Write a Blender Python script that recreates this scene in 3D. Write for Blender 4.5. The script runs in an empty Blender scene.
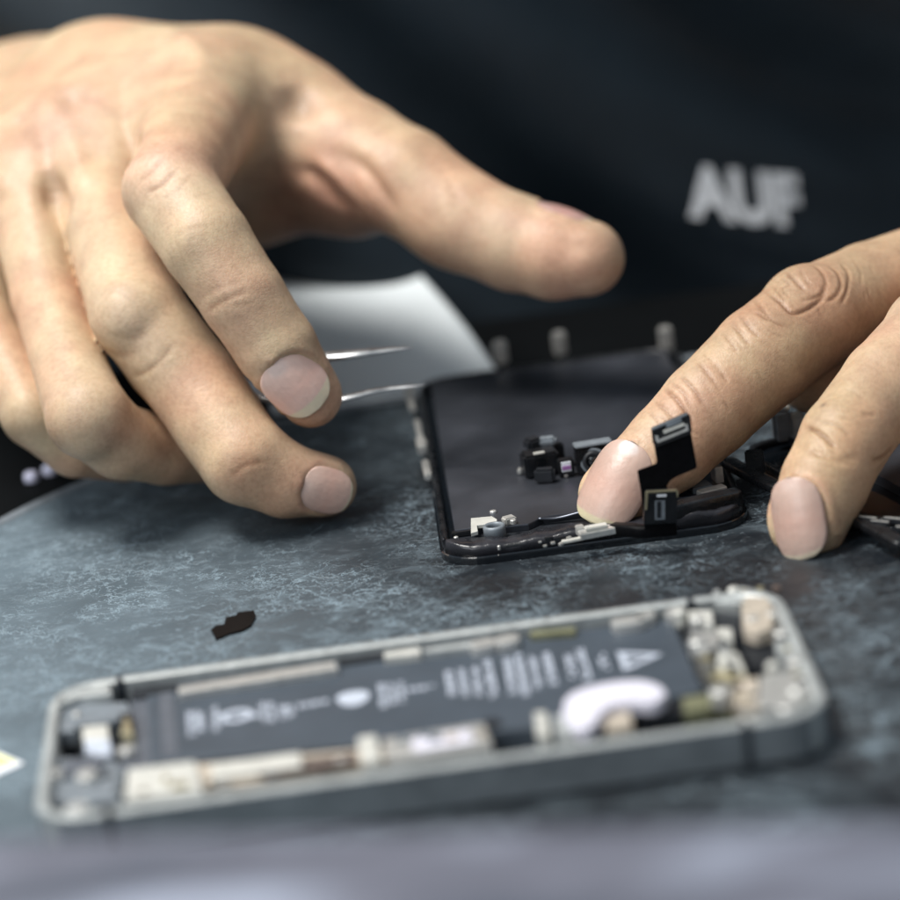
import bpy, bmesh, math, random
import numpy as np
from mathutils import Vector
random.seed(4); rng = np.random.default_rng(7)
S = 0.001                                    # everything below is in millimetres
scene = bpy.context.scene; COL = scene.collection
# ------------------------------------------------------------------ camera
CAM = np.array([-1.127, -527.861, 215.700]); FPX = 3500.0
CR = np.array([0.99050644, -0.05900157, -0.12416042]); CU = np.array([0.13614982, 0.29635888, 0.94532251]); CF = np.array([0.01897947, 0.95325245, -0.30157843])
def direc(px, py): return CF + CR*(px-450)/FPX + CU*(450-py)/FPX
def P3(px, py, D): return CAM + direc(px, py)*D
def GZ(px, py, z=0.0):
    d = direc(px, py); return CAM + d*((z-CAM[2])/d[2])
def GY(px, py, y):
    d = direc(px, py); return CAM + d*((y-CAM[1])/d[1])
cam = bpy.data.cameras.new('camera'); co = bpy.data.objects.new('camera', cam); COL.objects.link(co)
from mathutils import Matrix
co.matrix_world = Matrix(((CR[0],CU[0],-CF[0],CAM[0]*S),(CR[1],CU[1],-CF[1],CAM[1]*S),(CR[2],CU[2],-CF[2],CAM[2]*S),(0,0,0,1)))
cam.sensor_width = 36; cam.lens = FPX/900*36; cam.clip_start = 0.02; cam.clip_end = 50
cam.dof.use_dof = True; cam.dof.focus_distance = 0.656; cam.dof.aperture_fstop = 140/16.0
scene.camera = co
scene.view_settings.view_transform = 'Standard'; scene.view_settings.look = 'None'; scene.view_settings.exposure = 0.12
# ------------------------------------------------------------------ object helpers
def wloc(o):
    v = Vector((0,0,0))
    while o is not None: v += o.location; o = o.parent
    return np.array(v)/S
def tag(o, label=None, cat=None, group=None, kind=None):
    if label: o['label'] = label
    if cat: o['category'] = cat
    if group: o['group'] = group
    if kind: o['kind'] = kind
    return o
def thing(name, label, cat, loc, group=None):
    o = bpy.data.objects.new(name, None); COL.objects.link(o); o.location = Vector(loc)*S; o.empty_display_size = .01
    return tag(o, label, cat, group)
def mk(name, V, F, mat, parent=None, smooth=False):
    V = np.asarray(V, float)
    if parent is None: org = np.array([V[:,0].mean(), V[:,1].mean(), V[:,2].min()]); loc = org
    else: org = wloc(parent); loc = np.zeros(3)
    me = bpy.data.meshes.new(name); me.from_pydata(((V-org)*S).tolist(), [], F); me.validate(); me.update()
    if smooth: me.polygons.foreach_set('use_smooth', [True]*len(me.polygons))
    me.materials.append(mat)
    o = bpy.data.objects.new(name, me); COL.objects.link(o); o.location = Vector(loc)*S
    if parent is not None: o.parent = parent
    return o
class MB:
    def __init__(s): s.V=[]; s.F=[]
    def add(s, V, F):
        n=len(s.V); s.V += [tuple(v) for v in V]; s.F += [tuple(i+n for i in f) for f in F]; return s
    def bm(s, bm):
        bm.verts.ensure_lookup_table(); bm.verts.index_update()
        return s.add([tuple(v.co) for v in bm.verts], [tuple(v.index for v in f.verts) for f in bm.faces])
    def prism(s, pts, z0, z1, bev=0.0, seg=2):
        """closed outline (world xy, or xyz ignored z) extruded z0..z1"""
        bm = bmesh.new(); vs=[bm.verts.new((p[0],p[1],z0)) for p in pts]; f=bm.faces.new(vs); bm.normal_update()
        if f.normal.z>0: f.normal_flip()
        r=bmesh.ops.extrude_face_region(bm, geom=[f]); 
        for g in r['geom']:
            if isinstance(g,bmesh.types.BMVert): g.co.z=z1
        bm.normal_update()
        if bev>0:
            ed=[e for e in bm.edges if all(abs(v.co.z-z1)<1e-6 for v in e.verts)]
            if len(pts)<9: ed=[e for e in bm.edges if not all(abs(v.co.z-z0)<1e-6 for v in e.verts)]
            bmesh.ops.bevel(bm, geom=ed, offset=bev, segments=seg, affect='EDGES', profile=.6, clamp_overlap=True)
        s.bm(bm); bm.free(); return s
    def box(s, c, d, ang=0, bev=0.0, tilt=None, seg=2):
        """centre, dims, z-rotation deg; tilt = 3x3 matrix"""
        bm=bmesh.new(); bmesh.ops.create_cube(bm, size=1)
        for v in bm.verts: v.co = Vector((v.co.x*d[0], v.co.y*d[1], v.co.z*d[2]))
        if bev>0: bmesh.ops.bevel(bm, geom=list(bm.edges), offset=bev, segments=seg, affect='EDGES', clamp_overlap=True)
        a=math.radians(ang); R=np.array([[math.cos(a),-math.sin(a),0],[math.sin(a),math.cos(a),0],[0,0,1]]) if tilt is None else np.asarray(tilt)
        for v in bm.verts: v.co = Vector(R@np.array(v.co)+np.asarray(c))
        s.bm(bm); bm.free(); return s
    def tube(s, pts, rs, n=16, flat=1.0, up=(0,0,1), sq=1.0):
        pts=[np.asarray(p,float) for p in pts]; 
        if not hasattr(rs,'__len__'): rs=[rs]*len(pts)
        V=[]; F=[]
        for i,p in enumerate(pts):
            t=pts[min(i+1,len(pts)-1)]-pts[max(i-1,0)]; t/=np.linalg.norm(t)
            a=np.cross(t,up); a/=np.linalg.norm(a); b=np.cross(a,t)
            for k in range(n):
                w=2*math.pi*k/n; cw,sw=math.cos(w),math.sin(w); V.append(p+rs[i]*(a*math.copysign(abs(cw)**sq,cw)+b*math.copysign(abs(sw)**sq,sw)*flat))
        for i in range(len(pts)-1):
            for k in range(n): F.append((i*n+k,i*n+(k+1)%n,(i+1)*n+(k+1)%n,(i+1)*n+k))
        F.append(tuple(range(n-1,-1,-1))); F.append(tuple((len(pts)-1)*n+k for k in range(n)))
        return s.add(V,F)
    def cyl(s, c, r, h, n=28, bev=0.15, ax=(0,0,1), r2=None):
        ax=np.array(ax,float); ax/=np.linalg.norm(ax); c=np.asarray(c,float)
        up=(0,0,1) if abs(ax[2])<.9 else (0,1,0); r2=r if r2 is None else r2
        return s.tube([c, c+ax*(bev*.5), c+ax*(h-bev), c+ax*h],[r,r,r2,r2-bev],n,1,up)
    def ring(s, c, ro, ri, h, n=32, ax=(0,0,1)):
        ax=np.array(ax,float); ax/=np.linalg.norm(ax); t=np.array([0,1.,0]) if abs(ax[1])<.9 else np.array([1.,0,0])
        a=np.cross(ax,t); a/=np.linalg.norm(a); b=np.cross(ax,a); V=[];F=[]
        prof=[(ro,0),(ro,h*.85),(ro-(ro-ri)*.2,h),(ri+(ro-ri)*.2,h),(ri,h*.85),(ri,0)]; m=len(prof)
        for k in range(n):
            w=2*math.pi*k/n
            for (r,z) in prof: V.append(np.asarray(c)+ax*z+r*(a*math.cos(w)+b*math.sin(w)))
        for k in range(n):
            for j in range(m): F.append((k*m+j,((k+1)%n)*m+j,((k+1)%n)*m+(j+1)%m,k*m+(j+1)%m))
        return s.add(V,F)
    def build(s, name, mat, parent=None, smooth=False): 
        o=mk(name, s.V, s.F, mat, parent, smooth)
        bm=bmesh.new(); bm.from_mesh(o.data); bmesh.ops.recalc_face_normals(bm, faces=bm.faces); bm.to_mesh(o.data); bm.free()
        return o
def rrect(cx, cy, w, d, r, n=8, ang=0.0):
    pts=[]
    for (sx,sy,a0) in ((1,1,0),(-1,1,90),(-1,-1,180),(1,-1,270)):
        for k in range(n+1):
            a=math.radians(a0+90*k/n); pts.append((sx*(w/2-r)+r*math.cos(a), sy*(d/2-r)+r*math.sin(a)))
    a=math.radians(ang); return [(cx+x*math.cos(a)-y*math.sin(a), cy+x*math.sin(a)+y*math.cos(a)) for x,y in pts]
def ringprism(outer, inner, z0, z1, bev=.35):
    n=len(outer); V=[];F=[]; 
    def off(o,i,t): return (o[0]+(i[0]-o[0])*t, o[1]+(i[1]-o[1])*t)
    rings=[[(p[0],p[1],z0) for p in outer],[(p[0],p[1],z1-bev) for p in outer],
           [(*off(o,i,.22),z1) for o,i in zip(outer,inner)],[(*off(o,i,.8),z1) for o,i in zip(outer,inner)],
           [(p[0],p[1],z1-bev*.7) for p in inner],[(p[0],p[1],z0) for p in inner]]
    for r in rings: V+=r
    m=len(rings)
    for j in range(m):
        for k in range(n): F.append((j*n+k,j*n+(k+1)%n,((j+1)%m)*n+(k+1)%n,((j+1)%m)*n+k))
    return V,F
def smoothpoly(pts, n=6):
    """closed Catmull-Rom"""
    pts=[np.asarray(p,float) for p in pts]; out=[]; m=len(pts)
    for i in range(m):
        p0,p1,p2,p3=pts[i-1],pts[i],pts[(i+1)%m],pts[(i+2)%m]
        for k in range(n):
            t=k/n; out.append(.5*((2*p1)+(-p0+p2)*t+(2*p0-5*p1+4*p2-p3)*t*t+(-p0+3*p1-3*p2+p3)*t**3))
    return out
def smoothline(pts, n=8):
    pts=[np.asarray(p,float) for p in pts]; out=[]; q=[2*pts[0]-pts[1]]+pts+[2*pts[-1]-pts[-2]]
    for i in range(1,len(q)-2):
        p0,p1,p2,p3=q[i-1],q[i],q[i+1],q[i+2]
        for k in range(n):
            t=k/n; out.append(.5*((2*p1)+(-p0+p2)*t+(2*p0-5*p1+4*p2-p3)*t*t+(-p0+3*p1-3*p2+p3)*t**3))
    out.append(pts[-1]); return out
# ------------------------------------------------------------------ materials
def mat(name, col=(.5,.5,.5), rough=.5, metal=0.0, spec=.5, coat=0.0, coat_rough=.1, nz=0.0, nscale=300, bump=0.0, bscale=800, rz=0.0):
    m=bpy.data.materials.new(name); m.use_nodes=True; nt=m.node_tree; b=nt.nodes['Principled BSDF']
    b.inputs['Base Color'].default_value=(*col,1); b.inputs['Roughness'].default_value=rough; b.inputs['Metallic'].default_value=metal
    b.inputs['Specular IOR Level'].default_value=spec; b.inputs['Coat Weight'].default_value=coat; b.inputs['Coat Roughness'].default_value=coat_rough
    tc=nt.nodes.new('ShaderNodeTexCoord')
    if nz>0 or rz>0:
        n=nt.nodes.new('ShaderNodeTexNoise'); n.inputs['Scale'].default_value=nscale; n.inputs['Detail'].default_value=6; nt.links.new(tc.outputs['Object'],n.inputs['Vector'])
        if nz>0:
            mr=nt.nodes.new('ShaderNodeMapRange'); mr.inputs[1].default_value=.3; mr.inputs[2].default_value=.7; mr.inputs[3].default_value=1-nz; mr.inputs[4].default_value=1+nz
            mx=nt.nodes.new('ShaderNodeVectorMath'); mx.operation='SCALE'; mx.inputs[0].default_value=col
            nt.links.new(n.outputs['Fac'],mr.inputs[0]); nt.links.new(mr.outputs[0],mx.inputs['Scale']); nt.links.new(mx.outputs[0],b.inputs['Base Color'])
        if rz>0:
            m2=nt.nodes.new('ShaderNodeMapRange'); m2.inputs[1].default_value=.3; m2.inputs[2].default_value=.7; m2.inputs[3].default_value=max(.02,rough-rz); m2.inputs[4].default_value=min(1,rough+rz)
            nt.links.new(n.outputs['Fac'],m2.inputs[0]); nt.links.new(m2.outputs[0],b.inputs['Roughness'])
    if bump>0:
        n=nt.nodes.new('ShaderNodeTexNoise'); n.inputs['Scale'].default_value=bscale; n.inputs['Detail'].default_value=5; nt.links.new(tc.outputs['Object'],n.inputs['Vector'])
        bp=nt.nodes.new('ShaderNodeBump'); bp.inputs['Strength'].default_value=bump; bp.inputs['Distance'].default_value=.0004
        nt.links.new(n.outputs['Fac'],bp.inputs['Height']); nt.links.new(bp.outputs[0],b.inputs['Normal'])
    return m
M={}
M['steel']=mat('brushed_steel',(.50,.51,.52),.36,1,nz=.1,rz=.08)
M['frame']=mat('frame_metal',(.46,.48,.475),.5,.5,nz=.12,nscale=500,rz=.1,bump=.2)
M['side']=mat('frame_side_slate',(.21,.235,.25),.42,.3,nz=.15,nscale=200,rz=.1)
M['silver']=mat('silver_plate',(.70,.69,.66),.4,.7,nz=.15,nscale=700,bump=.2)
M['black']=mat('black_plastic',(.008,.009,.011),.32,0,nz=.3,rz=.12,bump=.25,bscale=1500)
M['satin']=mat('satin_black',(.022,.022,.027),.30,0,nz=.3,nscale=250,rz=.12,bump=.3,bscale=900)
M['gloss']=mat('black_glass',(.006,.008,.011),.12,0,coat=.6,rz=.05)
M['matte']=mat('matte_black_film',(.0035,.0035,.0042),.42,0,nz=.3,nscale=900,spec=.08,bump=.15,bscale=2500)
M['plate']=mat('dark_shield_metal',(.10,.108,.13),.36,.75,nz=.35,nscale=38,rz=.12,bump=.25,bscale=120)
M['inner']=mat('housing_floor',(.035,.042,.05),.5,.3,nz=.5,nscale=350)
M['batt']=mat('battery_wrap',(.050,.064,.082),.5,0,nz=.12,nscale=120)
M['battflap']=mat('battery_tape',(.09,.10,.12),.5,0,nz=.12,nscale=200)
M['print']=mat('printed_grey',(.48,.52,.60),.6,0)
M['white']=mat('white_foam',(.66,.64,.72),.55,0,bump=.1)
M['cream']=mat('cream_shield',(.66,.65,.60),.42,.25,nz=.12,nscale=300)
M['beige']=mat('beige_tape',(.44,.38,.31),.6,0,nz=.2,nscale=300)
M['brown']=mat('brown_flex',(.10,.075,.065),.5,0,nz=.2)
M['olive']=mat('olive_board',(.17,.17,.10),.5,0,nz=.2)
M['grey']=mat('grey_part',(.20,.225,.25),.5,.2,nz=.2,nscale=500)
M['dark']=mat('dark_part',(.012,.014,.018),.45,0,nz=.3)
M['gold']=mat('brass_contact',(.62,.55,.36),.35,.8)
M['lens']=mat('lens_glass',(.01,.012,.016),.06,0,coat=1)
M['magenta']=mat('magenta_coating',(.45,.22,.50),.25,.2)
M['paper']=mat('white_paper',(.80,.85,.87),.7,0,nz=.08,nscale=25,bump=.15,bscale=80)
M['slip']=mat('slip_paper',(.80,.82,.86),.6,0)
M['yellow']=mat('yellow_print',(.80,.78,.30),.6,0)
M['table']=mat('black_tabletop',(.003,.0036,.0042),.7,0,spec=.06,nz=.2,nscale=30)
M['thread']=mat('embroidery_thread',(.92,.94,.97),.7,0,bump=.4,bscale=1500)
M['cap']=mat('pale_lilac_cap',(.62,.62,.78),.4,0,nz=.05)
# lilac box: cloudy plastic
def lilac():
    m=mat('lilac_plastic',(.3,.3,.38),.5); nt=m.node_tree; b=nt.nodes['Principled BSDF']; tc=nt.nodes.new('ShaderNodeTexCoord')
    mp=nt.nodes.new('ShaderNodeMapping'); mp.inputs['Scale'].default_value=(18,45,45); n=nt.nodes.new('ShaderNodeTexNoise'); n.inputs['Scale'].default_value=1; n.inputs['Detail'].default_value=3
    cr=nt.nodes.new('ShaderNodeValToRGB'); e=cr.color_ramp.elements; e[0].position=.3; e[0].color=(.05,.062,.085,1); e[1].position=.66; e[1].color=(.30,.33,.41,1); x=cr.color_ramp.elements.new(.5); x.color=(.115,.118,.15,1)
    nt.links.new(tc.outputs['Object'],mp.inputs['Vector']); nt.links.new(mp.outputs[0],n.inputs['Vector']); nt.links.new(n.outputs['Fac'],cr.inputs[0]); nt.links.new(cr.outputs[0],b.inputs['Base Color']); return m
M['lilac']=lilac()
def cloth():
    m=mat('black_shirt_cotton',(.010,.0175,.025),.6,0,spec=.3,nz=.2,nscale=40); b=m.node_tree.nodes['Principled BSDF']
    b.inputs['Sheen Weight'].default_value=.05; b.inputs['Sheen Roughness'].default_value=.5; b.inputs['Sheen Tint'].default_value=(.45,.75,1,1)
    nt=m.node_tree; tc=nt.nodes.new('ShaderNodeTexCoord'); w=nt.nodes.new('ShaderNodeTexWave'); w.inputs['Scale'].default_value=600; w.inputs['Distortion'].default_value=1
    bp=nt.nodes.new('ShaderNodeBump'); bp.inputs['Strength'].default_value=.3; bp.inputs['Distance'].default_value=.0003
    nt.links.new(tc.outputs['Object'],w.inputs['Vector']); nt.links.new(w.outputs['Fac'],bp.inputs['Height']); nt.links.new(bp.outputs[0],b.inputs['Normal']); return m
M['shirt']=cloth()
def skin():
    m=mat('skin',(.5,.35,.25),.45); nt=m.node_tree; b=nt.nodes['Principled BSDF']; L=nt.links.new; N=nt.nodes.new
    at=N('ShaderNodeAttribute'); at.attribute_name='tone'; tc=N('ShaderNodeTexCoord')
    n1=N('ShaderNodeTexNoise'); n1.inputs['Scale'].default_value=160; n1.inputs['Detail'].default_value=5; L(tc.outputs['Object'],n1.inputs['Vector'])
    n2=N('ShaderNodeTexNoise'); n2.inputs['Scale'].default_value=1100; n2.inputs['Detail'].default_value=3; L(tc.outputs['Object'],n2.inputs['Vector'])
    mr=N('ShaderNodeMapRange'); mr.inputs[1].default_value=.35; mr.inputs[2].default_value=.65; mr.inputs[3].default_value=0; mr.inputs[4].default_value=1; L(n1.outputs['Fac'],mr.inputs[0])
    mx=N('ShaderNodeMix'); mx.data_type='RGBA'; mx.blend_type='MULTIPLY'; mx.inputs[0].default_value=1
    cr=N('ShaderNodeValToRGB'); e=cr.color_ramp.elements; e[0].color=(.88,.82,.80,1); e[1].color=(1.08,1.06,1.03,1); L(mr.outputs[0],cr.inputs[0])
    n3=N('ShaderNodeTexNoise'); n3.inputs['Scale'].default_value=48; n3.inputs['Detail'].default_value=3; L(tc.outputs['Object'],n3.inputs['Vector'])
    cr3=N('ShaderNodeValToRGB'); e=cr3.color_ramp.elements; e[0].position=.38; e[0].color=(1.05,.94,.92,1); e[1].position=.6; e[1].color=(.985,1.015,.985,1); L(n3.outputs['Fac'],cr3.inputs[0])
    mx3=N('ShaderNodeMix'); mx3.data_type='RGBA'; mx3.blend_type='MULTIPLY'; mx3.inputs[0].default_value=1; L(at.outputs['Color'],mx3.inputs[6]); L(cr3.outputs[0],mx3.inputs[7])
    L(mx3.outputs[2],mx.inputs[6]); L(cr.outputs[0],mx.inputs[7])
    mx2=N('ShaderNodeMix'); mx2.data_type='RGBA'; mx2.blend_type='MULTIPLY'; mx2.inputs[0].default_value=1
    cr2=N('ShaderNodeValToRGB'); e=cr2.color_ramp.elements; e[0].position=.3; e[0].color=(.90,.88,.86,1); e[1].position=.6; e[1].color=(1.03,1.03,1.03,1); L(n2.outputs['Fac'],cr2.inputs[0])
    L(mx.outputs[2],mx2.inputs[6]); L(cr2.outputs[0],mx2.inputs[7]); L(mx2.outputs[2],b.inputs['Base Color'])
    b.inputs['Subsurface Weight'].default_value=.22; b.inputs['Subsurface Radius'].default_value=(1,.38,.2); b.inputs['Subsurface Scale'].default_value=.0028
    b.inputs['Roughness'].default_value=.47; b.inputs['Specular IOR Level'].default_value=.42
    v=N('ShaderNodeTexVoronoi'); v.feature='DISTANCE_TO_EDGE'; v.inputs['Scale'].default_value=1300
    nd=N('ShaderNodeTexNoise'); nd.inputs['Scale'].default_value=900; nd.inputs['Detail'].default_value=2; L(tc.outputs['Object'],nd.inputs['Vector'])
    va=N('ShaderNodeVectorMath'); va.operation='MULTIPLY_ADD'; va.inputs[1].default_value=(.0006,)*3; L(nd.outputs['Color'],va.inputs[0]); L(tc.outputs['Object'],va.inputs[2]); L(va.outputs[0],v.inputs['Vector'])
    mv=N('ShaderNodeMath'); mv.operation='MINIMUM'; mv.inputs[1].default_value=.16; L(v.outputs['Distance'],mv.inputs[0])
    ad=N('ShaderNodeMath'); ad.operation='MULTIPLY_ADD'; ad.inputs[1].default_value=.35; L(n2.outputs['Fac'],ad.inputs[0]); L(mv.outputs[0],ad.inputs[2])
    bp=N('ShaderNodeBump'); bp.inputs['Strength'].default_value=.40; bp.inputs['Distance'].default_value=.00035; L(ad.outputs[0],bp.inputs['Height']); L(bp.outputs[0],b.inputs['Normal'])
    return m
M['skin']=skin()
def nailmat():
    m=mat('fingernail',(.6,.4,.35),.40,0,coat=.12,coat_rough=.3,rz=.1,nscale=700); nt=m.node_tree; b=nt.nodes['Principled BSDF']; at=nt.nodes.new('ShaderNodeAttribute'); at.attribute_name='tone'
    nt.links.new(at.outputs['Color'],b.inputs['Base Color']); b.inputs['Subsurface Weight'].default_value=.15; b.inputs['Subsurface Scale'].default_value=.002; b.inputs['Subsurface Radius'].default_value=(1,.5,.4)
    tc=nt.nodes.new('ShaderNodeTexCoord'); n=nt.nodes.new('ShaderNodeTexNoise'); n.inputs['Scale'].default_value=550; n.inputs['Detail'].default_value=5
    bp=nt.nodes.new('ShaderNodeBump'); bp.inputs['Strength'].default_value=.5; bp.inputs['Distance'].default_value=.0003
    nt.links.new(tc.outputs['Object'],n.inputs['Vector']); nt.links.new(n.outputs['Fac'],bp.inputs['Height']); nt.links.new(bp.outputs[0],b.inputs['Normal']); return m
M['nail']=nailmat()
def matmat():
    m=mat('worn_slate_mat',(.02,.026,.032),.4); nt=m.node_tree; b=nt.nodes['Principled BSDF']; L=nt.links.new; N=nt.nodes.new
    tc=N('ShaderNodeTexCoord'); O=tc.outputs['Object']
    def noise(sc,det=8,dist=0,vec=O,rough=.6):
        n=N('ShaderNodeTexNoise'); n.inputs['Scale'].default_value=sc; n.inputs['Detail'].default_value=det; n.inputs['Distortion'].default_value=dist; n.inputs['Roughness'].default_value=rough; L(vec,n.inputs['Vector']); return n
    def rng_(src,a,b_,c,d):
        r=N('ShaderNodeMapRange'); r.inputs[1].default_value=a; r.inputs[2].default_value=b_; r.inputs[3].default_value=c; r.inputs[4].default_value=d; L(src,r.inputs[0]); return r.outputs[0]
    def math_(op,a,b_):
        r=N('ShaderNodeMath'); r.operation=op
        for i,x in enumerate((a,b_)):
            if isinstance(x,(int,float)): r.inputs[i].default_value=x
            else: L(x,r.inputs[i])
        return r.outputs[0]
    big=noise(22,5,.8); mid=noise(70,9,1.8,rough=.72); fine=noise(420,7,.8,rough=.75)
    # fine crackle veins
    wn=noise(160,4); va=N('ShaderNodeVectorMath'); va.operation='MULTIPLY_ADD'; va.inputs[1].default_value=(.012,)*3; L(wn.outputs['Color'],va.inputs[0]); L(O,va.inputs[2])
    def veins(sc,w):
        v=N('ShaderNodeTexVoronoi'); v.feature='DISTANCE_TO_EDGE'; v.inputs['Scale'].default_value=sc; L(va.outputs[0],v.inputs['Vector']); return rng_(v.outputs['Distance'],0,w,1,0)
    ve=math_('MAXIMUM',veins(80,.022),math_('MULTIPLY',veins(290,.05),.8))
    patch=rng_(mid.outputs['Fac'],.52,.72,0,1)
    vp=math_('MULTIPLY',ve,rng_(noise(45,4).outputs['Fac'],.46,.58,0,1))
    fl=rng_(fine.outputs['Fac'],.57,.68,0,.9)
    s1=math_('ADD',math_('MULTIPLY',patch,.36),math_('MULTIPLY',vp,1.0)); s2=math_('ADD',s1,math_('MULTIPLY',fl,rng_(big.outputs['Fac'],.4,.6,.2,1)))
    def scratch(ang,sc,w):
        mp=N('ShaderNodeMapping'); mp.inputs['Rotation'].default_value=(0,0,ang); mp.inputs['Scale'].default_value=(sc*.07,sc,1); L(va.outputs[0],mp.inputs['Vector']); n=noise(1,3,.3,mp.outputs[0])
        d=math_('ABSOLUTE',math_('SUBTRACT',n.outputs['Fac'],.5),0); return rng_(d,0,w,1,0)
    sc_=math_('MAXIMUM',scratch(.5,260,.006),math_('MAXIMUM',scratch(-.9,330,.005),scratch(1.9,230,.004)))
    s2=math_('ADD',s2,math_('MULTIPLY',math_('MULTIPLY',sc_,rng_(noise(38,5).outputs['Fac'],.48,.60,0,1)),.9))
    grit=N('ShaderNodeTexVoronoi'); grit.inputs['Scale'].default_value=700; L(O,grit.inputs['Vector'])
    s2=math_('ADD',s2,math_('MULTIPLY',rng_(grit.outputs['Distance'],.08,.16,1,0),rng_(noise(90,4).outputs['Fac'],.55,.62,0,1.2)))
    # reflected light painted into the colour, brighter towards the left end, plus random mottling
    sx=N('ShaderNodeSeparateXYZ'); L(O,sx.inputs[0])
    sheen_wear=math_('ADD',rng_(sx.outputs['X'],-.13,-.03,.95,0.0),rng_(big.outputs['Fac'],.44,.66,0,.30))
    near=rng_(sx.outputs['Y'],-.06,.0,.10,0)
    base=N('ShaderNodeMix'); base.data_type='RGBA'; base.inputs[6].default_value=(.0065,.0095,.0135,1); base.inputs[7].default_value=(.20,.265,.31,1)
    s2=math_('MULTIPLY',s2,rng_(noise(17,4,.5).outputs['Fac'],.38,.60,.45,1.6)); tot=math_('ADD',math_('MULTIPLY',s2,.78),math_('MULTIPLY',sheen_wear,.55)); cl=N('ShaderNodeClamp'); L(tot,cl.inputs[0]); L(cl.outputs[0],base.inputs[0])
    L(base.outputs[2],b.inputs['Base Color'])
    L(rng_(mid.outputs['Fac'],.35,.65,.34,.6),b.inputs['Roughness']); b.inputs['Specular IOR Level'].default_value=.5
    # sparkling specks
    sp=N('ShaderNodeTexVoronoi'); sp.inputs['Scale'].default_value=420; L(O,sp.inputs['Vector'])
    hs=math_('ADD',s2,0); bp=N('ShaderNodeBump'); bp.inputs['Strength'].default_value=.5; bp.inputs['Distance'].default_value=.0004; L(hs,bp.inputs['Height']); L(bp.outputs[0],b.inputs['Normal'])
    return m
M['mat']=matmat()
# ------------------------------------------------------------------ implicit surfaces
def smin(a,b,k):
    h=np.maximum(k-np.abs(a-b),0)/k; return np.minimum(a,b)-h*h*k*.25
def rcone(p,a,b,r1,r2):
    ba=b-a; l2=ba@ba
    if l2<1e-6: return np.linalg.norm(p-a,axis=1)-r1
    rr=r1-r2; a2=l2-rr*rr; il2=1/l2; pa=p-a; y=pa@ba; z=y-l2; x2=((pa*l2-y[:,None]*ba)**2).sum(1)
    y2=y*y*l2; z2=z*z*l2; k=np.sign(rr)*rr*rr*x2
    out=(np.sqrt(x2*a2*il2)+y*rr)*il2-r1
    c1=np.sign(z)*a2*z2>k; out[c1]=np.sqrt(x2[c1]+z2[c1])*il2-r2
    c2=(np.sign(y)*a2*y2<k)&~c1; out[c2]=np.sqrt(x2[c2]+y2[c2])*il2-r1
    return out
def field(parts,k):
    def f(p):
        d=None
        for q in parts:
            e=q(p) if callable(q) else rcone(p,*q)
            d=e if d is None else smin(d,e,k)
        return d
    return f
def chain(js):
    return [(js[i][0],js[i+1][0],js[i][1],js[i+1][1]) for i in range(len(js)-1)]
def surfnet(f, lo, hi, h, coarse=6):
    lo=np.asarray(lo,float); n=(np.ceil((np.asarray(hi)-lo)/(h*coarse)).astype(int)); N=n*coarse
    ax=[lo[i]+h*coarse*(np.arange(n[i])+.5) for i in range(3)]
    G=np.stack(np.meshgrid(*ax,indexing='ij'),-1).reshape(-1,3); dc=f(G).reshape(n)
    thr=h*coarse*1.05
    D=np.repeat(np.repeat(np.repeat(dc,coarse,0),coarse,1),coarse,2).astype(np.float32)
    idx=np.argwhere(np.abs(dc)<thr); off=np.stack(np.meshgrid(*[np.arange(coarse)]*3,indexing='ij'),-1).reshape(-1,3)
    for s in range(0,len(idx),4000):
        I=(idx[s:s+4000,None,:]*coarse+off[None]).reshape(-1,3)
        D[I[:,0],I[:,1],I[:,2]]=f(lo+h*(I+.5))
    sgn=D<0
    c=[sgn[i:N[0]-1+i,j:N[1]-1+j,k:N[2]-1+k] for i in (0,1) for j in (0,1) for k in (0,1)]
    act=np.logical_or.reduce(c)&~np.logical_and.reduce(c); cells=np.argwhere(act); vid=-np.ones(act.shape,np.int64); vid[act]=np.arange(len(cells))
    acc=np.zeros((len(cells),3)); cnt=np.zeros(len(cells)); cs=[(i,j,k) for i in (0,1) for j in (0,1) for k in (0,1)]
    for a in cs:
        for b in cs:
            if sum(b)-sum(a)!=1 or any(b[t]<a[t] for t in range(3)): continue
            da=D[cells[:,0]+a[0],cells[:,1]+a[1],cells[:,2]+a[2]]; db=D[cells[:,0]+b[0],cells[:,1]+b[1],cells[:,2]+b[2]]
            m=(da<0)!=(db<0); t=np.where(m,da/np.where(m,da-db,1),0)
            acc+=np.where(m[:,None],np.array(a)+t[:,None]*(np.array(b)-np.array(a)),0); cnt+=m
    V=lo+h*(cells+acc/cnt[:,None]+.5); Q=[]
    for d in range(3):
        sl0=[slice(1,-1)]*3; e0=sgn[:-1,:-1,:-1]
        a=sgn; 
        s1=[slice(None)]*3; s1[d]=slice(0,-1); s2=[slice(None)]*3; s2[d]=slice(1,None)
        m=a[tuple(s1)]!=a[tuple(s2)]; E_=np.argwhere(m); u,v=(d+1)%3,(d+2)%3
        ok=(E_[:,u]>0)&(E_[:,v]>0)&(E_[:,u]<N[u]-1)&(E_[:,v]<N[v]-1); E_=E_[ok]
        q=[]
        for (du,dv) in ((-1,-1),(0,-1),(0,0),(-1,0)):
            I=E_.copy(); I[:,u]+=du; I[:,v]+=dv; q.append(vid[I[:,0],I[:,1],I[:,2]])
        q=np.stack(q,1); inside=a[tuple(s1)][E_[:,0],E_[:,1],E_[:,2]]; q[~inside]=q[~inside][:,::-1]; Q.append(q)
    return V,np.concatenate(Q)
def grad(f,p,e=.15):
    g=np.stack([f(p+np.eye(3)[i]*e)-f(p-np.eye(3)[i]*e) for i in range(3)],1); return g/np.maximum(np.linalg.norm(g,axis=1,keepdims=True),1e-9)
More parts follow.
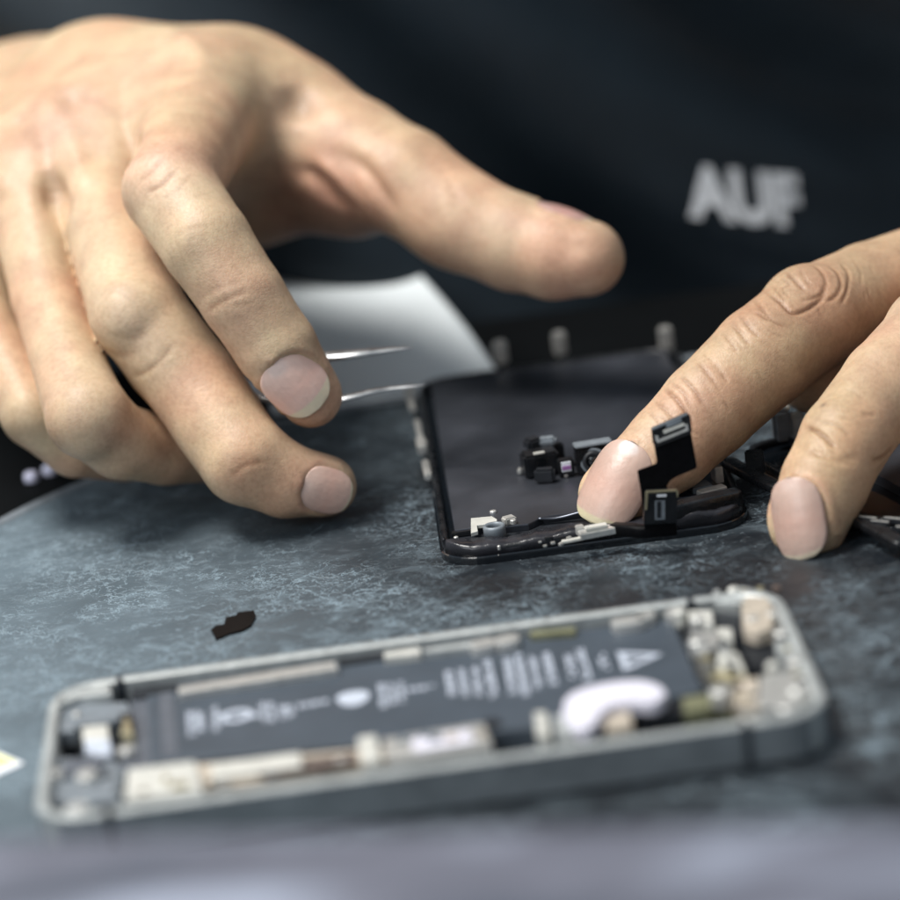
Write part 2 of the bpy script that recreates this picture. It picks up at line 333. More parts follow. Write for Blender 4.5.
def march(f,o,d,tmax=1500,t0=0):
    d=d/np.linalg.norm(d); t=t0
    for _ in range(400):
        s=f((o+d*t)[None])[0]
        if abs(s)<.004: return o+d*t
        t+=s*.85
        if t>tmax: return None
    return o+d*t
def marchv(f,o,D,t0,k=.85,steps=90,tol=.004,tmax=1500.):
    """many rays at once: o (3,) or (n,3), D (n,3) -> points, nan where missed"""
    D=np.asarray(D,float); D=D/np.linalg.norm(D,axis=1,keepdims=True); o=np.broadcast_to(np.asarray(o,float),D.shape); t=np.full(len(D),float(t0)); live=np.arange(len(D))
    for _ in range(steps):
        if not len(live): break
        s=f(o[live]+D[live]*t[live,None]); t[live]+=np.where(np.abs(s)<tol,0,s*k); live=live[(np.abs(s)>=tol)&(t[live]<tmax)]
    P_=o+D*t[:,None]; P_[t>=tmax]=np.nan; return P_
# ------------------------------------------------------------------ hands
J=P3
def make_hand(palm, fingers, kp=9, kf=1.2, kj=5):
    pal=field(palm,kp); fs=[field(c,.9) for c in fingers]
    def allf(p):
        d=fs[0](p)
        for g in fs[1:]:
            e=g(p); q=np.exp(-((d-e)/2.2)**2); d=smin(d,e,kf)+1.15*q*(np.abs(d)<8)
        return d
    return lambda p: smin(pal(p),allf(p),kj)
def seg(*j): return chain([(J(a,b,c),r) for a,b,c,r in j])
def ball(a,b,c,r): return (J(a,b,c),J(a,b,c),r,r)
def soft(a,b,c,r1,d,e,f_,r2): return (J(a,b,c),J(d,e,f_),r1,r2)
# person's right hand, on the left of the photo
RI=seg((205,105,738,13),(192,140,712,10.8),(170,190,684,9.3),(206,243,675,8.8),(243,298,673,8.2),(276,348,674,7.9),(309,395,678,6.5))
RM=seg((95,150,734,11),(106,215,714,10.2),(138,318,687,9.9),(194,388,684,9.5),(246,459,676,8.9),(285,480,677,7.3),(326,486,680,6.0))+[ball(132,318,684,8.4)]
RR=seg((28,190,726,9),(50,300,704,7.9),(88,415,678,8.2),(120,440,684,7.6),(165,448,692,7.3),(215,450,700,6.4))+[ball(88,418,677,8)]
RP=seg((-35,250,728,8),(-12,330,710,7.0),(36,412,694,7.1),(75,445,698,6.4),(125,455,706,5.6))
RT=seg((235,110,758,15),(290,128,748,13.5),(352,160,738,13),(405,182,730,11.2),(462,221,724,10.4),(515,243,720,9.8),(553,254,716,9.2),(586,258,713,7.9))+[ball(447,214,726,10.4)]
Rpalm=[soft(205,118,742,17,40,128,800,18),soft(110,140,744,17,20,135,800,18),soft(110,112,770,20,200,122,752,18),soft(40,170,742,15,-40,145,800,17),soft(-35,240,738,11,-80,165,800,15),
       soft(250,125,756,15,290,135,750,13.5),soft(150,170,728,13,60,200,730,13),soft(60,200,730,12,-20,240,735,11),
       soft(-30,140,800,18,-180,170,838,21),soft(-60,160,800,17,-200,190,842,20),soft(-180,172,838,22,-400,225,885,26),
       soft(235,120,758,16,60,120,800,17),soft(250,180,756,11,352,190,744,9.5),soft(250,190,758,11,120,190,775,13),soft(180,150,740,14,120,180,760,14),soft(120,190,760,13,30,240,762,12)]
fR=make_hand(Rpalm,[RI,RM,RR,RP],9,.7,6)
_t=field(RT,1.5); _fr0=fR
fR=lambda p: smin(_fr0(p),_t(p),9)
# person's left hand, on the right of the photo
LI=seg((1010,252,716,10.6),(940,270,704,10.4),(870,294,690,10.2),(812,318,676,10.0),(763,357,668,9.9),(708,409,662,9.2),(670,447,659,8.4),(633,479,657,7.3),(616,496,656,6.8))+[ball(808,314,676,9.7)]
LM=seg((1080,225,716,10.5),(1012,268,688,9.6),(934,336,660,9.0),(887,384,650,8.5),(845,440,641,8.3),(825,482,637,8.0),(808,520,634,7.35))+[ball(932,332,659,9.0)]
LR=seg((1155,235,716,10),(1120,290,684,8.8),(1070,372,652,8.9),(1045,440,641,8.0),(1025,505,634,7.2),(1016,535,631,6.5))
LP=seg((1215,260,716,9),(1210,330,684,7.8),(1180,405,655,7.8),(1155,460,644,7.0),(1138,510,636,6.0))
LT=seg((1090,330,748,15),(1000,345,722,11.5),(900,362,700,8.8),(848,372,690,7.8),(812,380,684,6.6))
Lpalm=[soft(1010,235,722,12,1120,150,800,18),soft(1080,228,724,12,1160,150,800,18),soft(1150,238,724,12,1200,155,800,17),soft(1210,260,724,11,1240,170,800,15),
       soft(1090,330,748,15,1150,170,800,16),soft(1130,150,800,19,1260,110,880,23),soft(1200,170,800,18,1290,130,880,22),soft(1270,120,880,24,1420,150,980,27),soft(1040,270,728,12,1210,290,735,11)]
fL0=make_hand(Lpalm,[LI,LM,LR,LP],9,1.0,6); _t2=field(LT,1.2)
fL=lambda p: smin(fL0(p),_t2(p),4)
HAND_DBG=False
def onsurf(f,px,py,D0=560):
    d=direc(px,py); return march(f,CAM,d,1500,D0*np.linalg.norm(d)*.95)
def bounds(prims,m=6):
    lo=np.full(3,1e9);hi=-lo
    for (a,b,r1,r2) in prims:
        for q,r in ((a,r1),(b,r2)): lo=np.minimum(lo,q-r); hi=np.maximum(hi,q+r)
    return lo-m,hi+m
# creases: (points in photo pixels, width mm, depth mm)  negative depth = ridge (tendon, vein)
def off(x0,y0,s,pts): return [(x0+x/s,y0+y/s) for x,y in pts]
cl=[]
o5=lambda pts: off(720,220,5,pts)
for pts,w,dp in (([(205,340),(300,410),(360,465),(430,450),(500,400),(545,340)],.42,.34),([(330,260),(380,310),(425,355)],.36,.26),([(460,225),(500,250),(528,300),(520,350),(480,385),(400,405)],.36,.24),
   ([(540,225),(590,270),(605,330),(575,385),(520,410)],.4,.22),([(600,215),(642,270),(635,350),(600,430)],.36,.2),([(300,290),(345,320),(312,345),(350,392)],.3,.16),
   ([(150,370),(200,430),(260,500),(340,540)],.36,.18),([(80,450),(150,540),(200,590)],.34,.16),([(180,460),(245,502)],.34,.2),([(55,510),(110,580),(150,625)],.34,.17),([(250,320),(300,370),(330,425)],.3,.15),
   ([(400,240),(420,290),(455,330)],.28,.12),([(660,200),(700,250),(705,330)],.3,.1),([(10,560),(60,620),(90,660)],.3,.12)): cl.append((o5(pts),w,dp))
o4=lambda pts: off(400,330,2.368,pts)
for pts,w,dp in (([(625,138),(660,170),(700,232)],.4,.26),([(660,108),(695,140),(722,182)],.38,.2),([(640,125),(672,150),(690,190)],.3,.15),([(600,165),(640,200),(672,250)],.34,.16),([(700,70),(735,110),(760,150)],.3,.14),([(715,55),(750,85),(775,120)],.3,.1),([(585,190),(615,220),(640,262)],.3,.12)): cl.append((o4(pts),w,dp))
cm=lambda pts: off(690,340,4.09,pts)
for pts,w,dp in (([(468,352),(540,388),(600,448)],.42,.28),([(520,330),(600,352),(660,400)],.4,.12),([(430,420),(520,470),(620,490),(700,470)],.8,.12),([(700,300),(760,310)],.4,.1),([(740,500),(790,480),(830,440)],.5,.2)): cl.append((cm(pts),w,dp))
LCR=cl
cr=[]
c2=lambda pts: off(0,220,2.368,pts); c1=lambda pts: off(0,0,2.5,pts); c3=lambda pts: off(260,60,2.143,pts)
for pts,w,dp in ((c2([(490,215),(530,190),(590,165)]),.5,.3),(c2([(520,205),(560,200),(600,195)]),.4,.15),(c2([(470,190),(520,160),(580,140)]),.45,.12),(c2([(545,610),(580,580),(630,570)]),.5,.28),(c2([(540,580),(580,560),(610,555)]),.4,.15),
   (c2([(310,372),(350,355),(385,325),(412,290)]),.45,.28),(c2([(240,300),(280,320),(330,310)]),.7,.18),(c2([(260,270),(310,280),(350,260)]),.7,.14),(c1([(365,482),(405,460),(440,425)]),.5,.34),(c1([(345,455),(380,430),(410,395)]),.5,.18),(c1([(400,500),(450,470),(480,430)]),.4,.14),
   (c1([(420,600),(480,570),(540,560)]),.4,.08),(c1([(160,330),(190,400),(215,470)]),2.2,-.9),(c1([(190,380),(150,300),(60,200)]),2.2,-.7),(c1([(20,500),(0,420)]),2.5,-.8),(c1([(345,290),(338,350),(325,410)]),2.2,2.0),(c1([(120,420),(145,490),(170,560)]),2.6,2.3),(c1([(160,225),(185,250),(190,290)]),2.8,1.4),(c1([(30,300),(60,310)]),2.4,.7),
   (c1([(720,210),(745,260),(740,320)]),3.2,2.0),(c3([(60,240),(110,245),(150,290),(200,330)]),1.8,1.3),(c3([(150,190),(215,225),(265,290),(300,340)]),1.5,1.2),(c3([(110,205),(170,250),(220,320)]),1.4,-1.1),(c3([(440,170),(500,210),(560,240)]),.8,.25),(c3([(400,250),(420,290),(425,330)]),1.2,.25),(c3([(640,420),(690,400),(740,410)]),1.5,.25),(c1([(480,230),(500,150),(430,80),(300,60)]),2.6,-.8)):
    cr.append((pts,w,dp))
RCR=cr
def smooth_zone(X,Q,zone,it):
    E_=np.concatenate([Q[:,[0,1]],Q[:,[1,2]],Q[:,[2,3]],Q[:,[3,0]]]); E_=E_[zone[E_[:,0]]|zone[E_[:,1]]]; E_=np.concatenate([E_,E_[:,::-1]])
    ids,inv=np.unique(E_,return_inverse=True); inv=inv.reshape(E_.shape); cnt=np.bincount(inv[:,0],minlength=len(ids)); z=zone[ids]
    for _ in range(it):
        L_=X[ids]; A=np.stack([np.bincount(inv[:,0],L_[inv[:,1],k],minlength=len(ids)) for k in range(3)],1)/cnt[:,None]
        L2=L_.copy(); L2[z]=L_[z]*.45+A[z]*.55; X[ids]=L2
def build_hand(f, prims, h, creases, nails, tones, dry=False):
    lo,hi=bounds(prims)
    V,Q=surfnet(f,lo,hi,h); Nn=grad(f,V); disp=np.zeros(len(V)); dark=np.zeros(len(V))
    SPs=[smoothline([(*p,0) for p in pts],8) for pts,w,dp in creases]; allp=marchv(f,CAM,[direc(q[0],q[1]) for sp in SPs for q in sp],530,tmax=1000); k0=0
    for (pts,w,dp),sp in zip(creases,SPs):
        H=allp[k0:k0+len(sp)]; k0+=len(sp); H=H[~np.isnan(H[:,0])]
        if len(H)<3: continue
        ok=(V>H.min(0)-w*3.5).all(1)&(V<H.max(0)+w*3.5).all(1)
        I=np.where(ok)[0]
        if not len(I): continue
        # distance to segments
        A=H[:-1];B=H[1:]; best=np.full(len(I),1e9); tt=np.zeros(len(I)); 
        for s_ in range(len(A)):
            ab=B[s_]-A[s_]; l=ab@ab
            if l<1e-9 or l>25: continue
            t=np.clip(((V[I]-A[s_])@ab)/l,0,1); d=np.linalg.norm(V[I]-A[s_]-t[:,None]*ab,axis=1); u=d<best; best[u]=d[u]; tt[u]=(s_+t[u])/len(A)
        taper=np.clip(np.sin(np.pi*np.clip(tt,.02,.98))*2.2,.15,1) if w<1 else np.sin(np.pi*np.clip(tt,0,1))**1.3
        g=np.exp(-(best/w)**2)*taper; disp[I]-=dp*g
        disp[I]+=dp*.13*np.exp(-((best-2.1*w)/(1.1*w))**2)*taper
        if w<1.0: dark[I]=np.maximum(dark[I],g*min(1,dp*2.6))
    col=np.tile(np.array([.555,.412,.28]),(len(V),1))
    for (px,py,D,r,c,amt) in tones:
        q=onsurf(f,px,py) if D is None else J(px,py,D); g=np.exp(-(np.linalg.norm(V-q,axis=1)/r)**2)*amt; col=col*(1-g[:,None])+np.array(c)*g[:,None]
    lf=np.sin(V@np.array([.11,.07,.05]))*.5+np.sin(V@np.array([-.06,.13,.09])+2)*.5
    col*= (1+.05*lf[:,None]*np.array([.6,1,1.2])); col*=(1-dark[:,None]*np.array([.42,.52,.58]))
    nobs=[]
    X=V+Nn*disp[:,None]
    if h>.5: smooth_zone(X,Q,np.ones(len(X),bool),3)
    for nl in nails:
        if 'px' in nl: c=onsurf(f,*nl['px'])
        else: dd=np.array(nl['dir'],float); dd/=np.linalg.norm(dd); c=march(f,J(*nl['c'])+dd*40,-dd,80)
        if c is None: print('nail missed',nl); continue
        n=grad(f,c[None],.8)[0]; 
        if 'n' in nl: nw=nl.get('nw',.25); n=n*(1-nw)+np.array(nl['n'])*nw; n/=np.linalg.norm(n)
        tip=J(*nl['tip']); base=J(*nl['base']); a=tip-base; a-=n*(a@n); a/=np.linalg.norm(a); l=np.cross(n,a)
        Lh,Wh=nl['L']/2,nl['W']/2; Rv,Ru=nl.get('Rv',7.5),nl.get('Ru',26); lift=nl.get('lift',.35)
        if nl.get('shift'): c=c+a*nl['shift']
        def hgt(u,v): return lift-np.sign(Rv)*(abs(Rv)-np.sqrt(np.maximum(Rv*Rv-v*v,.01)))-u*u/(2*Ru)
        def wid(t): return np.where(t<0,(1-np.abs(np.clip(t,-1,1))**2.5)**(1/2.1)*.5+.5*(1-np.abs(np.clip(t,-1,1))**4)**.5,(1-np.abs(np.clip(t,-1,1))**3.2)**(1/2.2))
        def wid_old(t):  # t -1 base..1 tip : half width fraction
            return np.where(t<-.45, np.sqrt(np.clip(1-((t+.45)/.58)**2,0,1))**.9*.96, np.where(t>.35, np.sqrt(np.clip(1-((t-.35)/.66)**2,0,1))**.8, .96+.04*(t+.45)/.8))
        # press the skin into the nail bed
        d=X-c; u=d@a; v=d@l; w_=d@n; t=u/Lh; near=(np.abs(t)<1.35)&(np.abs(v)<Wh*1.35)&(w_>-7)&(w_<6)
        ww=wid(np.clip(t,-1,1))*Wh; inside=near&(np.abs(t)<1)&(np.abs(v)<ww)
        target=hgt(u,v)-.42; sf=np.clip((ww+.35-np.abs(v))/.9,0,1)*np.clip((1.04-np.abs(t))*Lh/.8,0,1); mv=near&(sf>0)&(w_>target)&(Nn@n>-.2); X[mv]+= n*((target-w_)*sf)[mv][:,None]
        # soft fold around sides and base
        ed=np.hypot(np.maximum(np.abs(v)-ww,0),np.maximum(-t-1,0)*Lh); ring=near&~inside&(t<.55); X[ring]+=Nn[ring]*(.40*np.exp(-((ed[ring]-.55)/.6)**2))[:,None]
        zone=near&(w_>-5); smooth_zone(X,Q,zone,3)
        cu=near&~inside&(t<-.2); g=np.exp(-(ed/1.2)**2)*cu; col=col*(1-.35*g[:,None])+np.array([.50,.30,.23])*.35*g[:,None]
        NU,NV=40,28; NVt=[];C=[]
        for i in range(NU+1):
            tt=-1+2*i/NU; hw=float(wid(np.array(tt)))*Wh
            for j in range(NV+1):
                s=-1+2*j/NV; vv=s*hw; uu=tt*Lh
                NVt.append(c+a*uu+l*vv+n*hgt(uu,vv))
                lun=max(0,1-math.hypot((tt+.98)/nl.get('lun',.36),s/.62)); lun=min(1,lun*3.5)
                fe=(tt+.10*(s*s)-nl.get('fe',.80))/.05; fe=min(1,max(0,fe))
                cc=np.array(nl.get('col',(.50,.31,.27))); cc=cc*(1+.06*math.sin(3*s+1)+.05*math.sin(5*tt)+.015*math.sin(23*s+2*tt)+.01*math.sin(41*s)); cc=cc*np.array([1,1-.10*max(0,1-abs(tt-.1)*1.4),1-.12*max(0,1-abs(tt-.1)*1.4)])
                cc=cc*(1-.5*lun*nl.get('la',1))+np.array([.78,.70,.68])*.5*lun*nl.get('la',1)
                cc=cc*(1-.85*fe)+np.array(nl.get('fecol',(.66,.60,.42)))*.85*fe; C.append(cc)
        F=[(i*(NV+1)+j,i*(NV+1)+j+1,(i+1)*(NV+1)+j+1,(i+1)*(NV+1)+j) for i in range(NU) for j in range(NV)]
        nt0=len(NVt); NVt+= [q-n*.38 for q in NVt]; F+=[tuple(reversed([k+nt0 for k in f_])) for f_ in F]; C+=C
        rim=[j for j in range(NV+1)]+[i*(NV+1)+NV for i in range(1,NU+1)]+[NU*(NV+1)+j for j in range(NV-1,-1,-1)]+[i*(NV+1) for i in range(NU-1,0,-1)]
        for k in range(len(rim)): p_,q_=rim[k],rim[(k+1)%len(rim)]; F.append((q_,p_,p_+nt0,q_+nt0))
        nobs.append((NVt,F,C))
    return X,Q,np.clip(col,0,1),nobs
def setcol(o,C):
    a=o.data.color_attributes.new('tone','FLOAT_COLOR','POINT'); a.data.foreach_set('color',np.concatenate([C,np.ones((len(C),1))],1).astype(np.float32).ravel())
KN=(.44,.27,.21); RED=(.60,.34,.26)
tR=[(165,178,680,10,(.56,.42,.33),.6),(243,295,668,9,KN,.35),(133,318,668,10,(.58,.43,.35),.6),(250,470,660,9,(.48,.29,.17),.5),(90,420,672,10,(.56,.40,.30),.4),(350,200,735,16,(.60,.33,.25),.7),(300,190,745,14,(.55,.31,.24),.6),(500,250,712,18,(.58,.41,.31),.5),(590,262,708,10,(.60,.37,.28),.5),(290,102,None,6,(.30,.22,.16),.75),(136,138,None,4.5,(.40,.29,.20),.6),(70,100,None,5,(.42,.31,.21),.6),(52,192,None,5,(.40,.27,.18),.65),(150,60,None,14,(.54,.42,.31),.5),(20,130,None,7,(.42,.31,.21),.45),(318,395,675,8,(.58,.36,.26),.5),(330,485,668,9,(.58,.38,.28),.5),(70,135,724,10,(.58,.46,.40),.5)]  # dark spots at the thumb web and knuckle valleys put shade into colour
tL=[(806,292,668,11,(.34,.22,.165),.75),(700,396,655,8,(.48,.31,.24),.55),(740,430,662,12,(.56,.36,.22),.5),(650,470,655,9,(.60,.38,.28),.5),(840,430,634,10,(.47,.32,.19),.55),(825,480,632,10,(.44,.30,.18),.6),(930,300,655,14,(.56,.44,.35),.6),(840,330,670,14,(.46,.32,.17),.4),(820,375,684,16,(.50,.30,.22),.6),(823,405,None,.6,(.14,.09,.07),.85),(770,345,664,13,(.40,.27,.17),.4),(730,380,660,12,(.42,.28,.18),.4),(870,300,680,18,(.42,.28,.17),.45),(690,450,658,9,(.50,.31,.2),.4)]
nR=[dict(px=(296,386),tip=(335,415,680),base=(262,345,676),L=13.2,W=11.6,Rv=7.6,fe=.62,fecol=(.86,.73,.52),lun=.5,la=.5,col=(.88,.59,.50),lift=.7,n=[.25,-.45,.85],nw=.16),
    dict(px=(327,492),tip=(352,500,673),base=(290,482,668),L=11,W=9.0,Rv=6.4,fe=.88,col=(.76,.51,.42),la=.2,lift=.55,n=list(-CF*.8+CR*.2-CU*.35)),
    dict(c=(572,250,714),dir=(.08,.55,.82),tip=(610,262,713),base=(530,236,719),L=13,W=12,Rv=9,fe=.85)]
nL=[dict(px=(611,479),tip=(602,518,656),base=(652,432,660),L=17.2,W=12.8,Rv=7.6,Ru=30,fe=.80,lun=.36,la=1.2,col=(.56,.385,.315),fecol=(.56,.50,.32),shift=0.4,n=[-.75,-.65,.3]),
    dict(px=(793,519),tip=(806,560,634),base=(796,470,637),L=15.2,W=10.6,Rv=7.0,Ru=24,fe=.85,col=(.55,.385,.32),la=.25,fecol=(.58,.50,.37),n=[-.8,-.6,.1]),
    dict(px=(1016,525),tip=(1011,560,631),base=(1030,480,634),L=12,W=10.5,Rv=6.8),dict(px=(1136,505),tip=(1128,540,636),base=(1150,460,644),L=10.5,W=9,Rv=6)]
primsR=Rpalm+RI+RM+RR+RP+RT; primsL=Lpalm+LI+LM+LR+LP+LT
def fine_lines(axis,perp,half,n,seed):
    r=random.Random(seed); out=[]; ax=smoothline([(a,b,0) for a,b in axis],12)
    for i in range(n):
        c=ax[r.randrange(len(ax)-1)]; s0=r.uniform(-.75,.55)*half; ln=r.uniform(8,24); sk=r.uniform(-.35,.35); cu=r.uniform(-3,3); pts=[]
        for k in range(4): q=s0+ln*k/3; pts.append((c[0]+perp[0]*q-perp[1]*(sk*(q-s0)+cu*math.sin(k*1.05)), c[1]+perp[1]*q+perp[0]*(sk*(q-s0)+cu*math.sin(k*1.05))))
        out.append((pts,r.uniform(.24,.36),r.uniform(.05,.13)))
    return out
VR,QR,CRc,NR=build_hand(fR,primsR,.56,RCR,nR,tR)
LCR=[(p,w,d*1.35) for p,w,d in LCR]+fine_lines([(800,300),(762,356),(708,409)],(-.72,-.62),46,24,3)+fine_lines([(900,290),(845,300),(805,312)],(-.3,-.95),40,9,4)+fine_lines([(715,400),(690,425),(668,450)],(-.7,-.65),40,9,5)+fine_lines([(905,365),(845,440),(830,470)],(-.8,-.5),34,12,6)
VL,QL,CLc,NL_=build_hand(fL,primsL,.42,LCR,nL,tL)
person=thing('person','person in a black shirt, holding tweezers and pressing a fingertip on a phone screen','person',(0,430,-2))
body=mk('body',np.concatenate([VR,VL]),np.concatenate([QR,QL+len(VR)]).tolist(),M['skin'],person,True)
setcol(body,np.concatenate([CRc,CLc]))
for (v,f_,c) in NR+NL_:
    o=mk('fingernail',v,f_,M['nail'],person,True); setcol(o,np.array(c))
# ------------------------------------------------------------------ shirt
wR=J(-300,200,864); wL=J(1330,140,920)
def torso(p):
    q=np.sqrt((p[:,0]/188)**2+((p[:,1]-440)/165)**2)-1; d=q*150
    d=np.maximum(d,np.abs(p[:,2]-210)-240)+0; return d-4
sleR=[(wR,np.array([-330.,470,60]),34,48),(np.array([-330.,470,60]),np.array([-185.,520,400]),50,62)]
sleL=[(wL,np.array([400.,480,60]),34,48),(np.array([400.,480,60]),np.array([185.,520,400]),50,62)]
fS=field([torso]+sleR+sleL,18)
VS,QS=surfnet(fS,(-420,200,-60),(500,700,490),4.0,4)
def foldf(V):
    x,z=V[:,0],V[:,2]; u=x*.62+z*.78; v=x*.78-z*.62      # folds run down to the right
    w=u+9*np.sin(v/75+1)+4*np.sin(v/31)
    a=np.sin(w/9.5); return 8.0*np.sign(a)*np.abs(a)**.8+2.6*np.sin(w/4.9+1.3)*np.clip(np.sin(v/60),0,1)+4.0*np.sin(w/21+.6)
NS=grad(fS,VS,2.0); VS=VS+NS*foldf(VS)[:,None]
for _ in range(1): pass
mk('shirt',VS,QS.tolist(),M['shirt'],person,True); shirt=[o for o in person.children if o.name.startswith('shirt')][0]
def shirt_ys(XZ):
    o=np.array([(x,230.,z) for x,z in XZ]); return marchv(lambda p: fS(p)-foldf(p)*.97, o, np.tile([0,1.,0],(len(o),1)), 0, .6, 160, .03)[:,1]
tcu=bpy.data.curves.new('lettering','FONT'); tcu.body='AUF'; tcu.size=1; tcu.extrude=0; tcu.offset=.045; tcu.resolution_u=4; tob=bpy.data.objects.new('tmp',tcu); COL.objects.link(tob)
bpy.context.view_layer.update(); tm=bpy.data.meshes.new_from_object(tob); bpy.data.objects.remove(tob)
bm=bmesh.new(); bm.from_mesh(tm); bmesh.ops.triangulate(bm,faces=bm.faces); bmesh.ops.subdivide_edges(bm,edges=bm.edges,cuts=2); tv=np.array([v.co[:] for v in bm.verts]); tf=[tuple(v.index for v in f_.verts) for f_ in bm.faces]; bm.free()
tmin,tmax=tv.min(0),tv.max(0); tv=(tv-(tmin+tmax)/2)/(tmax[1]-tmin[1])
TW=(tmax[0]-tmin[0])/(tmax[1]-tmin[1])
h_=12.4; w_=30.8/ (TW*h_); ang=math.radians(-20)
cen=GY(749,205,280)
LV=[]
XZ=[(cen[0]+q[0]*h_*w_*math.cos(ang)+q[1]*h_*.02, cen[2]+q[0]*h_*w_*math.sin(ang)+q[1]*h_) for q in tv]
from mathutils.bvhtree import BVHTree
bv=BVHTree.FromPolygons([Vector(v) for v in VS.tolist()],QS.tolist())
def sy(x,z):
    h=bv.ray_cast(Vector((x,200,z)),Vector((0,1,0))); return h[0].y if h[0] is not None else 340
LV=[(x,sy(x,z)-1.1,z) for (x,z) in XZ]
n0=len(LV); LV2=LV+[(a,b+.9,c) for a,b,c in LV]
mk('lettering',LV2,tf+[tuple(k+n0 for k in reversed(f_)) for f_ in tf],M['thread'],shirt)
# ------------------------------------------------------------------ table and mat
tb=MB().prism(rrect(0,-66,1500,648,20),-32,-2.2,2); tb=tb.build('tabletop',M['table']); tag(tb,kind='structure')
outl=smoothpoly([(-118,-150),(-120,-20),(-112,70),(-97,122),(-79,149),(-64,166),(-44,182),(-18,192),(20,196),(90,197),(210,197),(235,180),(236,-20),(235,-150)],8)
mt=thing('work_mat','scratched slate blue work mat with a pale rounded edge, under all the phone parts','mat',(40,40,-2.2))
MB().prism(outl,-2.1,-.02,.5).build('mat_sheet',M['mat'],mt)
cent=np.mean(outl,0); inn=[p+(cent-p)/np.linalg.norm(cent-p)*2.2 for p in outl]; outr=[p-(cent-p)/np.linalg.norm(cent-p)*1.0 for p in outl]
V,F=ringprism([tuple(p) for p in outr],[tuple(p) for p in inn],-2.15,.35,.4); mk('mat_edge',V,F,M['grey'],mt,True)
# ------------------------------------------------------------------ phone housing
hx,hy,ha=0,0,0; HW,HD,HH=124.5,58.6,7.6
hs=thing('phone_housing','open metal phone housing with battery and inner parts showing, lying on the mat','phone housing',(0,0,0))
outer=rrect(0,0,HW,HD,8.5,10); inner=rrect(0,0,HW-3.8,HD-3.8,6.8,10)
V,F=ringprism(outer,inner,.6,HH,.5); 
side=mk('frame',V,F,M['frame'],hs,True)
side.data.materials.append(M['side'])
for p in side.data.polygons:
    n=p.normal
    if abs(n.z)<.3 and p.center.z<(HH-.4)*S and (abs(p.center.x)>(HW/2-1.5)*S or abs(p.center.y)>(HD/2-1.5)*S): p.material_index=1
for a in (side,):
    a.data.polygons.foreach_set('use_smooth',[False]*len(a.data.polygons))
def rl(px,py,z=HH): return GZ(px,py,z)
MB().prism(rrect(0,0,HW-1.2,HD-1.2,8,8),.15,1.4,.3).build('back_plate',M['inner'],hs)
for (x,y) in ((-50.5,HD/2-1.2),(47,HD/2-1.2),(48.5,-HD/2+1.2),(-50.5,-HD/2+1.2)):
    MB().box((x,y,HH/2+.40),(1.3,3.0,HH-.6),0,.2).build('antenna_band',M['inner'],hs)
zB=5.6
def quad(pp,z): return [rl(x,y,z)[:2] for x,y in pp]
# battery: outline traced, real block
bat=MB().prism(quad([(150,763),(146,688),(672,617),(704,690),(560,724)],zB),1.4,zB,.6).build('battery',M['batt'],hs)
MB().prism(quad([(118,770),(133,684),(150,683),(156,765)],zB),1.4,zB-.5,.3).build('battery_tab',M['battflap'],hs)
MB().prism(quad([(163,757),(159,690),(172,688),(178,755)],zB+.1),zB,zB+.12).build('tape_fold',M['battflap'],hs)
# print on battery (illegible rows, broken into strokes)
pr=MB()
def bar(x0,y0,x1,y1,w):
    a=rl(x0,y0,zB); b=rl(x1,y1,zB); d=b-a; L_=np.linalg.norm(d); d/=L_; nrm=np.array([-d[1],d[0],0]); t=0
    while t<L_:
        s=random.uniform(.7,1.5); e=min(L_,t+s); ww=w/2*random.uniform(.75,1.0)
        for k in (-1,1):
            if random.random()<.12: continue
            m_=a+d*t+nrm*ww*(0.08 if k>0 else -1); q_=a+d*e+nrm*ww*(1 if k>0 else -.08)
            c=[(a+d*t+nrm*ww*(.12*k)),(a+d*e+nrm*ww*(.12*k)),(a+d*e+nrm*ww*k),(a+d*t+nrm*ww*k)]; z=zB+.03
            pr.add([(p[0],p[1],z) for p in c],[(0,1,2,3)])
        t=e+random.uniform(.12,.35)
for (x0,y0,x1,y1,w) in ((448,671,453,698,1.3),(461,669,466,696,1.1),(475,667,479,695,1.1),(487,660,494,697,1.3),(507,658,513,693,1.3),(518,654,526,695,1.3),(532,656,539,688,1.1),(546,653,554,684,1.3),(568,655,574,678,1.3),(580,649,588,680,1.3),(601,654,606,669,1.4),
    (190,712,192,735,1.2),(199,711,201,734,1.2),(214,706,216,730,1),(262,703,264,722,1),(270,702,272,721,.9),(283,706,284,718,1.3),(289,706,291,716,1.1),(381,684,384,707,1.2),(391,683,394,704,1),(400,682,403,702,.9)): bar(x0,y0,x1,y1,w)
for (x0,y0,x1,y1,w) in ((298,706,328,701,1.9),(408,690,436,686,1.6),(214,716,245,711,1.2),(214,724,246,718,1.0),(240,718,262,714,2.2)): bar(x0,y0,x1,y1,w)
for (px,py,r1,r2) in ((353,697,0,2.4),(237,716,1.0,1.7)):
    c=rl(px,py,zB)
    if r1==0: pr.add([(c[0]+r2*math.cos(a)*(1.15),c[1]+r2*1.35*math.sin(a)*(1-.25*math.sin(a)),zB+.07) for a in np.linspace(0,6.283,15)[:-1]],[tuple(range(14))])
    else:
        n=20; pr.add([(c[0]+r*math.cos(a)*1.6,c[1]+r*1.7*math.sin(a),zB+.09) for r in (r1,r2) for a in np.linspace(0,6.283,n,endpoint=False)],[(k,(k+1)%n,n+(k+1)%n,n+k) for k in range(n)])
pr.build('printed_text',M['print'],bat)
tr=[rl(*p,zB) for p in ((617,652),(624,671),(663,654))]; cc=sum(tr)/3; inn=[cc+(p-cc)*.52 for p in tr]
mk('warning_triangle',[(p[0],p[1],zB+.06) for p in tr+inn],[(0,1,4,3),(1,2,5,4),(2,0,3,5)],M['print'],bat)
